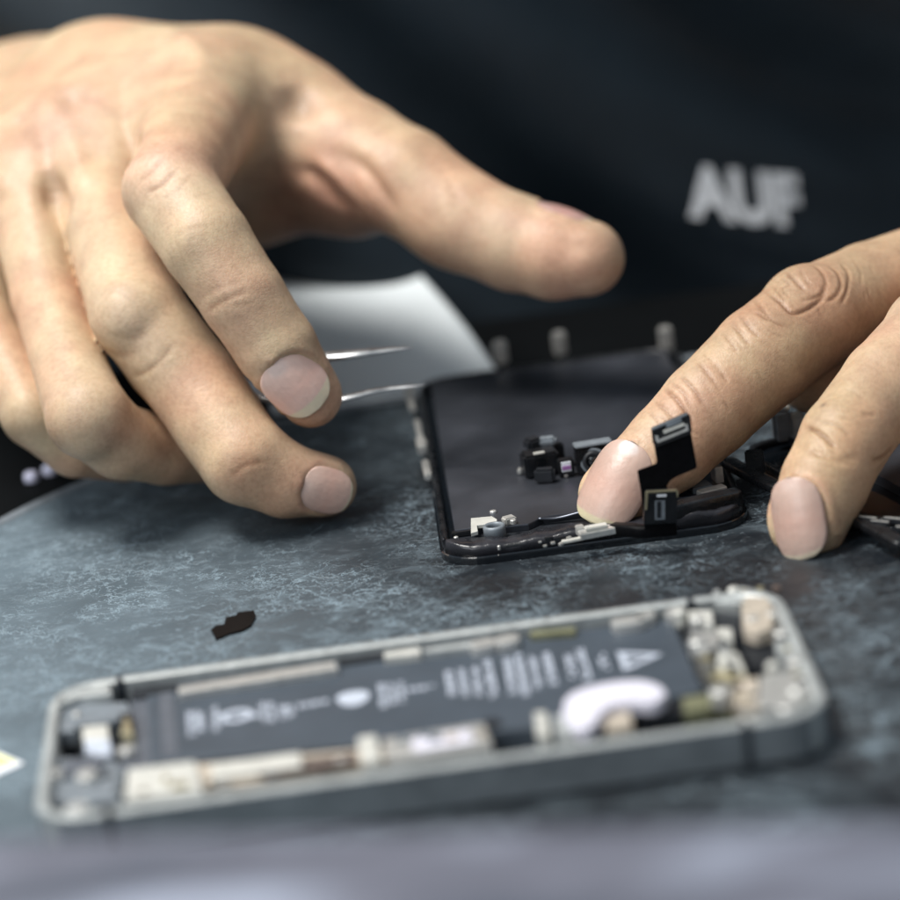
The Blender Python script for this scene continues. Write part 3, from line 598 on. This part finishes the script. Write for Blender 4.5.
m2=MB(); a=cc; m2.add([(a[0]-1.6,a[1]-.25,zB+.06),(a[0]+.5,a[1]-.25,zB+.06),(a[0]+.5,a[1]+.25,zB+.06),(a[0]-1.6,a[1]+.25,zB+.06)],[(0,1,2,3)]); m2.build('exclamation_mark',M['print'],bat)
def piece(name,pp,z0,z1,m,bev=.3,sm=False,n=4):
    q=quad(pp,z1)
    if sm: q=[tuple(p) for p in smoothpoly(q,n)]
    return MB().prism(q,z0,z1,bev).build(name,M[m],hs)
# strip along the near side
piece('metal_shield',[(124,798),(127,768),(196,760),(203,789)],1.4,6.9,'cream',.6)
piece('circuit_board',[(200,790),(196,757),(486,716),(492,742)],1.4,4.6,'beige',.3)
piece('flex_strip',[(212,778),(210,764),(300,752),(302,766)],4.7,5.6,'cream',.2)
piece('connector_cover',[(262,775),(262,765),(356,751),(357,762)],4.7,5.3,'brown',.2)
piece('metal_shield',[(362,763),(357,737),(376,734),(381,760)],1.4,6.9,'cream',.3)
piece('metal_shield',[(386,760),(383,738),(484,722),(492,744)],1.4,6.3,'silver',.4)
piece('label_sticker',[(414,751),(411,738),(470,729),(474,741)],6.35,6.6,'white',.1)
piece('bracket',[(537,736),(534,712),(546,711),(550,735)],1.4,6.9,'cream',.2)
piece('bracket',[(556,736),(553,716),(570,712),(574,735)],1.4,6.9,'frame',.2)
piece('bracket',[(606,730),(603,710),(628,706),(633,726)],1.4,6.4,'beige',.2)
piece('side_button_flex',[(640,718),(638,703),(684,697),(688,710)],1.4,5.2,'dark',.2)
piece('side_button_flex',[(684,712),(682,697),(706,694),(712,706)],1.4,5.6,'olive',.2)
piece('screw_hole',[(486,727),(484,720),(498,718),(501,725)],zB,zB+.3,'dark',.1,True)
# white crescent sticker
cres=[(572,724),(563,712),(565,698),(580,688),(610,681),(640,679),(659,684),(666,693),(655,701),(635,701),(615,704),(602,712),(594,724),(582,729)]
cs=piece('foam_sticker',cres,5.7,7.9,'white',.7,True)
# strips along the far side
piece('contact_strip',[(178,693),(178,687),(335,661),(338,668)],1.4,6.9,'silver',.2)
piece('contact_strip',[(384,657),(384,652),(420,647),(421,653)],1.4,6.9,'cream',.2)
piece('battery_connector',[(340,665),(338,659),(384,650),(386,658)],1.4,6.0,'dark',.2)
piece('contact_strip',[(424,652),(424,648),(472,641),(474,646)],1.4,6.9,'frame',.2)
for (x,y) in ((483,643),(507,639)): piece('spring_contact',[(x-10,y+4),(x-11,y-2),(x+9,y-6),(x+11,y+1)],1.4,7.2,'silver',.3,True)
piece('contact_strip',[(530,635),(530,631),(575,626),(576,631)],1.4,6.7,'olive',.2)
for (x,y,w) in ((628,620,14),(645,615,8),(675,611,8)): piece('spring_contact',[(x-w,y+4),(x-w,y-2),(x+w,y-5),(x+w,y+1)],1.4,7.3,'silver',.3,True)
# left end: speaker and dock area
o6=lambda pts: off(20,640,3.75,pts)
piece('speaker_module',o6([(90,600),(95,480),(110,440),(330,440),(385,480),(380,590),(260,612)]),1.4,5.4,'grey',.5)
piece('speaker_lid',o6([(110,285),(200,240),(400,230),(420,275),(350,300),(150,330)]),1.4,6.0,'grey',.4)
piece('dock_block',o6([(120,395),(120,350),(215,340),(220,390)]),1.4,4.0,'dark',.3)
piece('dock_block',o6([(110,345),(120,310),(200,300),(210,340)]),1.4,6.2,'grey',.4)
piece('flex_strip',o6([(235,375),(232,325),(330,315),(335,370)]),1.4,5.9,'cream',.3)
piece('flex_strip',o6([(240,410),(245,372),(338,372),(345,430),(300,430)]),1.4,6.2,'print',.3)
piece('dock_block',o6([(215,310),(330,290),(430,262),(435,300),(340,320),(215,328)]),1.4,5.0,'dark',.2)
piece('motor',o6([(150,480),(165,455),(215,440),(320,430),(310,480),(220,500),(160,510)]),5.4,6.2,'battflap',.3)
piece('dock_block',o6([(160,500),(160,480),(220,478),(220,500)]),5.4,5.9,'dark',.2)
for (x,y,r) in ((128,498,1.5),(250,502,1.8),(218,650,1.9),(398,408,1.5),(212,275,.7)):
    c=rl(*o6([(x,y)])[0],6.6); MB().cyl((c[0],c[1],5.4),r,1.4 if y<640 else 2.4,n=20,bev=.3).build('screw',M['silver'],hs)
piece('battery_connector',o6([(370,325),(372,272),(420,270),(425,320)]),1.4,6.4,'dark',.3)
piece('brass_contact',o6([(376,350),(390,290),(412,290),(425,350)]),1.4,7.0,'gold',.4)
piece('dock_block',o6([(360,370),(365,345),(430,340),(432,360)]),1.4,5.4,'dark',.2)
piece('frame_lip',o6([(120,225),(200,175),(330,150),(345,200),(230,212),(150,240)]),1.4,7.3,'frame',.3)
piece('battery_connector',o6([(420,215),(418,170),(590,160),(590,190)]),1.4,5.8,'dark',.3)
# right end: camera area with brackets and screws (positions from a 4.09x view)
o7=lambda pts: off(640,560,4.09,pts)
piece('camera_plate',o7([(300,240),(300,115),(420,95),(560,140),(590,420),(470,440),(380,330),(330,330)]),1.4,5.0,'dark',.3)
piece('camera_bracket',o7([(300,170),(300,120),(420,105),(520,130),(530,160),(400,180)]),5,7.0,'frame',.4)
cm_=piece('camera_module',o7([(420,280),(415,170),(440,145),(520,150),(545,190),(540,280),(480,300)]),1.4,7.7,'beige',.4)
piece('camera_window',o7([(385,345),(380,310),(440,290),(545,290),(540,345),(470,350)]),5.0,5.6,'gloss',.2)
piece('logic_shield',o7([(180,350),(170,240),(200,210),(300,210),(310,290),(290,370)]),1.4,5.4,'dark',.3)
for pp,m,z in (([(205,250),(195,205),(295,205),(300,260)],'cream',7.2),([(205,345),(205,300),(320,290),(325,345),(260,380)],'silver',7.0),([(310,310),(310,275),(375,275),(380,320)],'cream',6.6),([(315,430),(320,365),(400,380),(430,450)],'cream',6.4),
    ([(285,480),(300,450),(380,450),(440,470),(420,500)],'gold',5.4),([(385,590),(390,490),(480,480),(485,590)],'beige',6.6),([(480,600),(490,470),(700,440),(720,540),(640,590)],'silver',6.9),([(560,240),(545,190),(590,180),(620,260)],'silver',7.4),([(560,380),(550,330),(620,330),(640,400)],'frame',6.9),([(180,600),(180,560),(380,550),(380,590)],'olive',5.0)):
    piece('bracket',o7(pp),1.4,z,m,.3)
for (x,y,r) in ((330,525,2.3),(460,235,1.7),(540,215,1.5),(578,290,1.6),(635,405,1.7),(440,640,1.3),(640,520,1.6),(235,325,2.0),(235,235,1.5),(380,112,1.2),(600,595,2.0),(540,420,1.3),(350,385,1.4),(160,205,1.4)):
    c=rl(*o7([(x,y)])[0],7.8); MB().cyl((c[0],c[1],5.0),r*.8,2.8,n=20,bev=.3).build('screw',M['silver' if r>1.45 else 'cream'],hs)
def bits(x0,y0,x1,y1,n,z,w,names):
    for i in range(n):
        t=(i+.5+random.uniform(-.3,.3))/n; px=x0+(x1-x0)*t; py=y0+(y1-y0)*t+random.uniform(-w,w); c=rl(px,py,z); nm,m_=random.choice(names)
        dz=random.uniform(.3,.9); MB().box((c[0],c[1],z+dz/2),(random.uniform(.8,2.6),random.uniform(.6,1.8),dz),random.choice((0,0,90,8)),.12).build(nm,M[m_],hs)
CH=[('chip','dark'),('chip','brown'),('solder_pad','silver'),('chip','grey'),('solder_pad','gold'),('chip','dark')]
bits(208,783,360,763,13,4.6,6,CH); bits(392,746,486,733,7,6.3,4,[('solder_pad','silver'),('chip','grey'),('chip','beige')]); bits(500,735,690,708,12,3.0,4,CH); bits(130,790,196,780,3,6.9,6,[('solder_pad','gold'),('chip','beige')])
bits(190,690,660,618,22,3.2,2,CH); bits(700,640,760,700,9,6.3,16,CH+[('screw_cap','cream')]); bits(770,612,805,690,7,6.6,4,CH+[('solder_pad','silver')]); bits(62,700,120,790,8,5.2,10,CH); bits(690,600,780,592,6,6.6,4,CH)
# ------------------------------------------------------------------ screen assembly under the finger
def screen(name,label,cx,cy,ang,L_=124,W_=59,rich=True,group='removed phone screens'):
    """cx,cy = front left corner on the mat, ang = rotation; local x across, y along"""
    t=thing(name,label,'phone screen',(cx,cy,0),group); a=math.radians(ang); R=np.array([[math.cos(a),-math.sin(a)],[math.sin(a),math.cos(a)]])
    def l2w(x,y): q=R@np.array([x,y]); return (cx+q[0],cy+q[1])
    def poly(pts): return [l2w(*p) for p in pts]
    rr_=lambda cx_,cy_,w,d,r: rrect(cx_,cy_,w,d,r,8)
    MB().prism(poly(rr_(W_/2,L_/2,W_,L_,8)),.05,1.5,.5,3).build('glass',M['gloss'],t)
    V,F=ringprism(poly(rr_(W_/2,L_/2,W_-1.0,L_-1.0,7.6)),poly(rr_(W_/2,L_/2,W_-3.6,L_-3.6,6.4)),1.45,3.1,.4); mk('bezel',V,F,M['black'],t,True)
    MB().prism(poly([(3.2,11.5),(9.5,11.8),(10,10),(17,9.6),(20,12.4),(38,13.2),(W_-3.4,12.8),(W_-3.4,L_-4),(3.2,L_-4)]),1.5,3.4,.25).build('backing_plate',M['plate'],t)
    return t,l2w,a
f0=GZ(443,570,0); f1=GZ(753,528,0); ang1=math.degrees(math.atan2(f1[1]-f0[1],f1[0]-f0[0]))
sc,l2w,sa=screen('screen_assembly','black phone screen lying face down under the pressing fingertip, its camera flex sticking up',f0[0],f0[1],ang1,116,f1[0]-f0[0])
print('screen w',f1[0]-f0[0],ang1)
WS=f1[0]-f0[0]
def at(px,py,z): return GZ(px,py,z)
def bx(name,px,py,z,d,m,ang=None,bev=.15,root=None,par=None):
    c=at(px,py,z+d[2]/2); return MB().box((c[0],c[1],z+d[2]/2),d,math.degrees(sa) if ang is None else ang,bev).build(name,M[m],par or root or sc)
# wavy plastic lip along the front (two layers) and raised right corner
lip=[]
for i in range(41):
    x=2+ (WS-4)*i/40; lip.append((x,5.6+.5*math.sin(x*.45)+.3*math.sin(x*1.3),2.7+.35*math.sin(x*.6)+.2*math.sin(x*1.7)))
V=[];F=[]; nx=90
for i in range(nx+1):
    x=.7+(WS-1.4)*i/nx; e=min(x-.7,WS-.7-x); y0=.5+ (7-math.sqrt(max(0,49-(7-e)**2)) if e<7 else 0); zt=3.55+.28*math.sin(x*.28+1)+.14*math.sin(x*.83)+.05*math.sin(x*2.9)+(.5 if x>WS-16 else 0)*min(1,(x-WS+16)/5); y1=5.8+.35*math.sin(x*.37)+.15*math.sin(x*1.4)
    for (y,z) in ((y0,1.45),(y0-.02,zt-.75),(y0+.18,zt-.28),(y0+.6,zt-.02),((y0+y1)/2,zt+.08*math.sin(x*1.1)),(y1-.5,zt-.05),(y1-.1,zt-.4),(y1,1.45)): V.append((*l2w(x,y),z))
for i in range(nx):
    for j in range(8): F.append((i*8+j,i*8+(j+1)%8,(i+1)*8+(j+1)%8,(i+1)*8+j))
F.append(tuple(range(7,-1,-1))); F.append(tuple(nx*8+j for j in range(8)))
MB().add(V,F).build('front_lip',M['satin'],sc,True)
lip2=[(*l2w(x,11.0+.5*math.sin(x*.3+2)),3.6+.4*math.sin(x*.5)) for x in np.linspace(19,WS-20,30)]
MB().tube(lip2,.55,10,.6).build('plate_fold',M['plate'],sc,True)
# inner bay (dark) between lip and plate
MB().prism([l2w(*p) for p in ((3.4,7),(3.4,11.2),(9.3,11.4),(9.8,9.7),(17,9.3),(20,12),(WS-3.4,12.5),(WS-3.4,7))],1.5,2.2,.1).build('earpiece_bay',M['dark'],sc)
# right hand raised frame bars
b0=at(672,512,3);b1=at(742,500,4.0)
MB().tube(smoothline([at(650,516,4.4),at(672,511,4.7),at(705,503,4.9),at(738,496,4.6)],8),1.8,20,.8,sq=.35).build('corner_frame',M['black'],sc,True)

bx('bracket',712,492,3.2,(5.5,2.2,1.6),'silver',20); bx('bracket',717,473,3.4,(1.6,3.2,3.2),'silver',10); bx('bracket',700,487,3.2,(4,4,1.2),'grey',10); bx('bracket',690,470,3.4,(5,3.4,1.0),'plate',5); bx('bracket',724,500,4.2,(3,1.5,1.2),'silver',5)
# left front bracket with boss and screws
br=[at(*p,3.9)[:2] for p in ((471,534),(471,519),(492,517),(497,520),(497,524),(477,526),(478,532))]
MB().prism(br,3.4,4.1,.12).build('bracket',M['cream'],sc)
bx('bracket',509,520,3.4,(2.4,2.2,1.4),'silver',20,.25)
MB().ring(at(495,534,3.0)*[1,1,0]+[0,0,2.2],2.1,1.35,2.6).build('screw_boss',M['grey'],sc,True)
for (x,y,r,z) in ((493,512,.65,3.6),(456,538,.45,2.6),(513,521,.6,4.7),(499,547,.3,3.2)):
    c=at(x,y,z); MB().cyl((c[0],c[1],z-.5),r,.8,n=16,bev=.12).build('screw',M['silver'],sc)
bx('bracket',462,533,2.3,(3.8,1.6,.9),'black',None)
# silver connector below the fingertip
cn=bx('connector',597,532,3.9,(6.8,2.6,1.3),'silver',8,.2); bx('connector_pad',596,527,5.2,(4.2,1.8,.7),'cream',8,.15,par=cn); bx('connector_pad',580,530,3.9,(1.5,1.6,1.8),'silver',8,.15,par=cn); bx('connector_pad',573,540,3.7,(4.2,1.2,.5),'cream',8,.1,par=cn)
for (x,y,s) in ((561,544,.9),(553,543,.8),(545,546,.7),(569,538,.9),(540,542,.6)): bx('solder_chip',x,y,3.7,(s,s*.7,s*.6),'silver',random.uniform(0,40),.08)
for (x,y) in ((558,539),(549,539)): bx('solder_chip',x,y,3.6,(1.5,1.0,.9),'dark',10,.1)
# clips along the left and back edges
for (px,py,dz,dd) in ((411,400,4.2,(1.2,10,1.2)),(418,425,4.0,(1.1,14,1.0)),(421,441,4.4,(2.0,7,2.2)),(426,465,4.2,(1.5,10,1.6)),(409,388,3.6,(2.2,3,2.6))):
    c=at(px,py,dz); MB().box((c[0],c[1],dz-1.0),dd,math.degrees(sa)+1,.35).build('side_clip',M['silver'],sc)
for (px,py) in ((503,372),(562,363),(668,358)):
    c=at(px,py,0.5); MB().box((c[0],c[1],5.0),(3.0,2.0,5.4),4,.5).build('back_clip',M['silver'],sc)
# camera flex cluster lying on the plate: a thing of its own
zc=3.5; cl0=at(560,478,zc)
cf=thing('camera_flex','small black camera cluster with round lens and magenta chip, lying on the screen plate','camera module',(cl0[0],cl0[1],zc))
def cb(name,px,py,z,d,m,ang=0,bev=.2,par=None): 
    c=at(px,py,z+d[2]/2); return MB().box((c[0],c[1],z+d[2]/2),d,ang,bev).build(name,M[m],par or cf)
b_=cb('sensor_block',540,462,zc,(7.0,5,4.6),'black',8,.5); cb('sensor_cap',533,443,zc+3.8,(3.2,3,2.2),'dark',25,.5,b_); cb('sensor_cap',547,441,zc+4.2,(3.6,2.6,1.6),'grey',-10,.5,b_); cb('sensor_pad',539,453,zc+4.6,(2.2,.9,.35),'cream',8,.1,b_)
cb('flex_fold',545,475,zc,(4,2.4,2.8),'dark',-12,.5); cb('flex_fold',528,462,zc,(1.8,3.4,3.6),'black',-20,.4); cb('solder_chip',520,471,zc,(1.0,1.0,1.4),'silver',20,.3); cb('solder_chip',526,466,zc,(.8,.8,.8),'silver',20,.2); cb('flex_fold',557,452,zc,(2.4,2.4,3.8),'black',30,.4)
s_=cb('sensor_chip',566,467,zc,(3.0,2.4,3.4),'black',5,.2); c=at(566,467,zc+1.7)+np.array([0,.25,0]); 
MB().box((c[0]-.0,c[1]-1.6,zc+2.2),(1.9,.3,2.0),5,.08).build('chip_window',M['slip'],s_); MB().box((c[0],c[1]-1.8,zc+2.0),(1.7,.2,.8),5,.05).build('chip_stripe',M['magenta'],s_)
cb('solder_chip',566,475,zc,(.9,.9,.8),'silver',10,.2); cb('flex_strip',576,463,zc,(5,1.6,.5),'black',0,.1)
hb=cb('camera_body',594,457,zc,(7.2,3.6,5.6),'black',4,.4); c=at(594,457,zc+2.8)
MB().box((c[0],c[1]-.2,zc+5.75),(7.4,3.4,.4),4,.15).build('camera_edge',M['grey'],hb)
c2_=np.array([c[0]-.3,c[1]-1.7,zc+2.6]); ax=(-.08,-1,.12)
MB().ring(c2_,2.1,1.2,1.3,ax=ax).build('lens_ring',M['dark'],hb,True); MB().cyl(c2_+np.array([0,.2,0]),1.25,.9,ax=ax,bev=.1).build('lens',M['lens'],hb,True)
MB().ring(c2_+np.array([0,.1,0]),2.6,2.0,.6,ax=ax).build('lens_ring',M['grey'],hb,True)
# ------------------------------------------------------------------ black flex cable standing in front of the finger
yb=at(662,545,2.2)[1]
fx=thing('flex_cable','black Z shaped flex cable with two connectors, upright in front of the pressing fingertip','cable',(at(662,540,2)[0],yb,2.0))
def fp(px,py,dy=0): 
    p=GY(px,py,yb); k=(p[2]-2)/25.; return GY(px,py,yb+dy-1.2*math.sin(k*2.6)+1.0*k)
def sheet(name,pp,th,m,dy=0,bev=None,par=None):
    # fine sheet: triangulated outline, front and back
    A=[fp(x,y,dy) for x,y in pp]; B=[a+np.array([0,th,0]) for a in A]; n=len(A); V=A+B; F=[tuple(range(n)),tuple(range(2*n-1,n-1,-1))]+[(i,i+n,(i+1)%n+n,(i+1)%n) for i in range(n)]
    o=MB().add(V,F); ob=o.build(name,M[m],par or fx)
    bm=bmesh.new(); bm.from_mesh(ob.data); bmesh.ops.triangulate(bm,faces=[f for f in bm.faces if len(f.verts)>4]); bm.to_mesh(ob.data); bm.free(); return ob
sheet('flex_sheet',[(654,444),(657,462),(656,464),(638,470.5),(637.5,472),(641,492),(643,515),(645,530),(676,527),(676,500),(673,492),(668,489),(667,486),(670,481),(676,477),(696,468.5),(697,466),(690.5,430)],.28,'matte')
c1_=sheet('connector',[(651.5,429),(687,413.5),(690,416),(692,431),(690,434),(656,447.5),(653,443)],.9,'black',-.9)
sheet('connector_rim',[(656,441),(655,436),(658,436),(659,440),(686,429),(685,425),(687.5,424.5),(688.5,430.5),(658,443)],.3,'silver',-1.25,par=c1_)
sheet('connector_pad',[(664,434),(663,431),(684,423),(685,425.5)],.3,'cream',-1.2,par=c1_); sheet('connector_pad',[(667,428),(666,424),(681,418),(682,422)],.2,'grey',-1.15,par=c1_)
sheet('connector_edge',[(651.5,429),(687,413.5),(687.5,415),(652,430.5)],.4,'grey',-1.1,par=c1_)
c2c=sheet('connector',[(645.5,493),(646.5,491.5),(676,490),(678,492),(677,520),(675,523),(645,524.5),(643.5,522)],1.3,'black',-1.3)
sheet('connector_rim',[(645.5,493),(646.5,491.3),(676.5,489.8),(678.5,492),(678,497),(677,497),(676.5,491.5),(648,493),(647,510),(645,510)],.3,'gold',-1.5,par=c2c)
sheet('connector_pad',[(657,497),(656.8,495),(666.5,494.5),(666.5,496.5)],.2,'slip',-1.55,par=c2c)
sheet('connector_slot',[(655,501),(655,520),(665,519.5),(665,500.5)],.2,'grey',-1.45,par=c2c); sheet('connector_slot',[(657,502),(657,518),(661,518),(661,501.5)],.2,'dark',-1.6,par=c2c)
# folded black tape at its foot
MB().tube(smoothline([at(614,529,4.2),at(630,530,4.6),at(645,531,4.6),at(676,528,4.4)],6),[1.3]*19,20,.9,sq=.5).build('flex_fold',M['matte'],fx,True)
# ------------------------------------------------------------------ second screen at the right
g0=GZ(731,462,0); g1=GZ(905,556,0); d=(g1-g0)[:2]; Lg=60.; ang2=math.degrees(math.atan2(d[1],d[0]))
sc2,l2,sa2=screen('screen_assembly','second black phone screen, turned sideways on the mat behind the middle finger',g0[0],g0[1],ang2,118,Lg)
def bq(name,px,py,z,dd,m,ang=0,bev=.2): c=at(px,py,z+dd[2]/2); return MB().box((c[0],c[1],z+dd[2]/2),dd,ang,bev).build(name,M[m],sc2)
MB().tube(smoothline([at(728,462,3.5),at(745,472,4.0),at(775,487,3.6),at(820,505,3.2),at(860,522,3.0),at(905,546,3.0)],8),1.5,20,.6,sq=.4).build('flex_strip',M['black'],sc2,True)
bq('bracket',755,462,3.4,(3.6,1.0,5.0),'black',-10,.3); bq('bracket',754,463,4.2,(1.6,1.3,2.4),'grey',-10,.3)
bq('screw_boss',781,424,3.4,(3.6,3.6,6.5),'grey',0,.8); bq('bracket',781,408,9.0,(3.2,3.2,.8),'cream',0,.3); bq('bracket',797,425,3.4,(3.0,3,5),'frame',0,.5)
for (x,y) in ((868,520),(880,524),(893,521),(905,530)): bq('bracket',x,y,3.1,(4,1.3,1.0),'dark',-38,.2); bq('contact_strip',x,y-3,4.1,(3.6,.35,.2),'silver',-38,.05)
# ------------------------------------------------------------------ tweezers
tw=thing('tweezers','steel tweezers held between index and middle finger, both tips pointing at the screen part','tweezers',tuple(J(200,345,700)*[1,1,0]+[0,0,20]))
def arm(pts,rs,name='arm'):
    q=smoothline([J(*p) for p in pts],6); r=np.interp(np.linspace(0,1,len(q)),np.linspace(0,1,len(rs)),rs); MB().tube(q,list(r),12,.45,up=(0,-.3,1)).build(name,M['steel'],tw,True)
arm([(412,348,690),(402,348.5,690),(380,351,690),(350,354.5,690),(320,357,692),(250,362,700),(170,340,716),(120,300,730)],[.25,.6,1.0,1.4,1.7,2.3,2.7,2.5])
arm([(425,385,690),(410,386.5,690),(380,390,690),(350,397,689),(320,402,690),(265,396,694),(232,374,699),(170,345,718),(120,300,731)],[.25,.45,.8,1.05,1.4,1.8,2.1,2.5,2.5])
# ------------------------------------------------------------------ small things
pp=[GZ(x,y,-1) for x,y in ((255,268),(330,266),(396,260),(420,280),(498,372),(430,392),(345,408),(300,412))]
NU_,NV_=24,24; V=[];F=[]
def pedge(t): return smoothline([(t_[0],t_[1],0) for t_ in t],8)
fr=smoothline([(272,414,0),(345,408,0),(430,394,0),(498,373,0)],8); bk=smoothline([(240,270,0),(300,266,0),(370,263,0),(408,262,0)],8)
for i in range(NU_+1):
    for j in range(NV_+1):
        t=j/NV_; u=i/NU_; a=fr[i]*(1-t)+bk[i]*t; a=a+np.array([14*math.sin(t*3.14)*max(0,u-.6),0,0]); g=GZ(a[0],a[1],-1.6)[1]
        y=200+(g-200)*.60+1.0*math.sin(u*7+t*3)*t+.5*math.sin(t*11+u*4)*t; V.append(GY(a[0],a[1],y))
n_=len(V); V+=[v+np.array([0,.1,-.25]) for v in V]; W_=NV_+1
F=[(i*W_+j,(i+1)*W_+j,(i+1)*W_+j+1,i*W_+j+1) for i in range(NU_) for j in range(NV_)]; F+=[tuple(k+n_ for k in reversed(f_)) for f_ in F]
rim=[i*W_ for i in range(NU_+1)]+[NU_*W_+j for j in range(1,W_)]+[i*W_+NV_ for i in range(NU_-1,-1,-1)]+[j for j in range(NV_-1,0,-1)]
F+=[(rim[(k+1)%len(rim)],rim[k],rim[k]+n_,rim[(k+1)%len(rim)]+n_) for k in range(len(rim))]
o=MB().add(V,F).build('paper_sheet',M['paper'],None,True); tag(o,'crumpled white paper sheet lying behind the tweezers and the screen part','paper')
me=o.data
fl=[GZ(x,y,.2)[:2] for x,y in ((211,630),(216,626),(224,625),(226,618),(236,616),(238,613),(254,611),(256,617),(251,626),(243,631),(230,634),(216,640))]
o=MB().prism(fl,0.0,.35,.05).build('tape_scrap',M['matte']); tag(o,'torn black scrap of tape on the mat between the hand and the housing','tape scrap')
ps=thing('paper_slip','white paper slip with yellow print, its pointed corner beside the left end of the housing','paper slip',tuple(GZ(-10,765,0)))
MB().prism([GZ(x,y,.3)[:2] for x,y in ((-40,735),(24,763),(-40,792))],0.0,.3).build('slip_sheet',M['slip'],ps)
mk('yellow_print',[(*GZ(x,y,.32)[:2],.33) for x,y in ((-40,738),(17,762),(-40,780))],[(0,1,2)],M['yellow'],ps)
for (x,y,lab) in ((31,476,'pale lilac screw cap beyond the mat edge, the one farther from the fingers'),(49,469,'pale lilac screw cap beyond the mat edge, the one touching the little finger outline')):
    c=GZ(x,y,-1); o=MB().cyl((c[0],c[1],-2.1),1.5,2.0,n=20,bev=.5).build('screw_cap',M['cap'],None,True); tag(o,lab,'screw cap','small pale caps beyond the mat')
# lilac box in the foreground
bt=GZ(450,832,40.0); bb=thing('storage_box','blurred lilac grey plastic box across the bottom front edge of the photo','box',(0,bt[1]-40,-2.2))
pts=rrect(0,bt[1]-45,330,90,9,8); pts=[(x,y-.30*x) for x,y in pts]
MB().prism(pts,-2.1,34,1).build('box_body',M['lilac'],bb)
lidp=rrect(0,bt[1]-45,334,94,11,8); lidp=[(x,y-.30*x) for x,y in lidp]
MB().prism(lidp,34.2,40,2.5,4).build('box_lid',M['lilac'],bb,True)
# ------------------------------------------------------------------ light
w=bpy.data.worlds.new('World'); scene.world=w; w.use_nodes=True; bg=w.node_tree.nodes['Background']; bg.inputs[0].default_value=(.62,.74,.86,1); bg.inputs[1].default_value=.34
def area(name,loc,tgt,sx,sy,pw,col):
    l=bpy.data.lights.new(name,'AREA'); l.shape='RECTANGLE'; l.size=sx; l.size_y=sy; l.energy=pw; l.color=col; o=bpy.data.objects.new(name,l); COL.objects.link(o); o.location=loc
    d=Vector(tgt)-Vector(loc); o.rotation_euler=d.to_track_quat('-Z','Y').to_euler(); return o
area('ceiling_lamp',(-.34,.10,.95),(0,.1,0),.46,.32,13.5,(1,.975,.93))
area('front_fill',(-.75,-.85,.75),(0,.1,0.03),.8,.6,6.6,(.95,.98,1))  # fill light added near the camera to brighten front faces
area('window_lamp',(-.8,1.1,.65),(0,.1,0),.8,.5,4,(.8,.9,1))
scene.cycles.use_denoising=True; scene.cycles.max_bounces=8
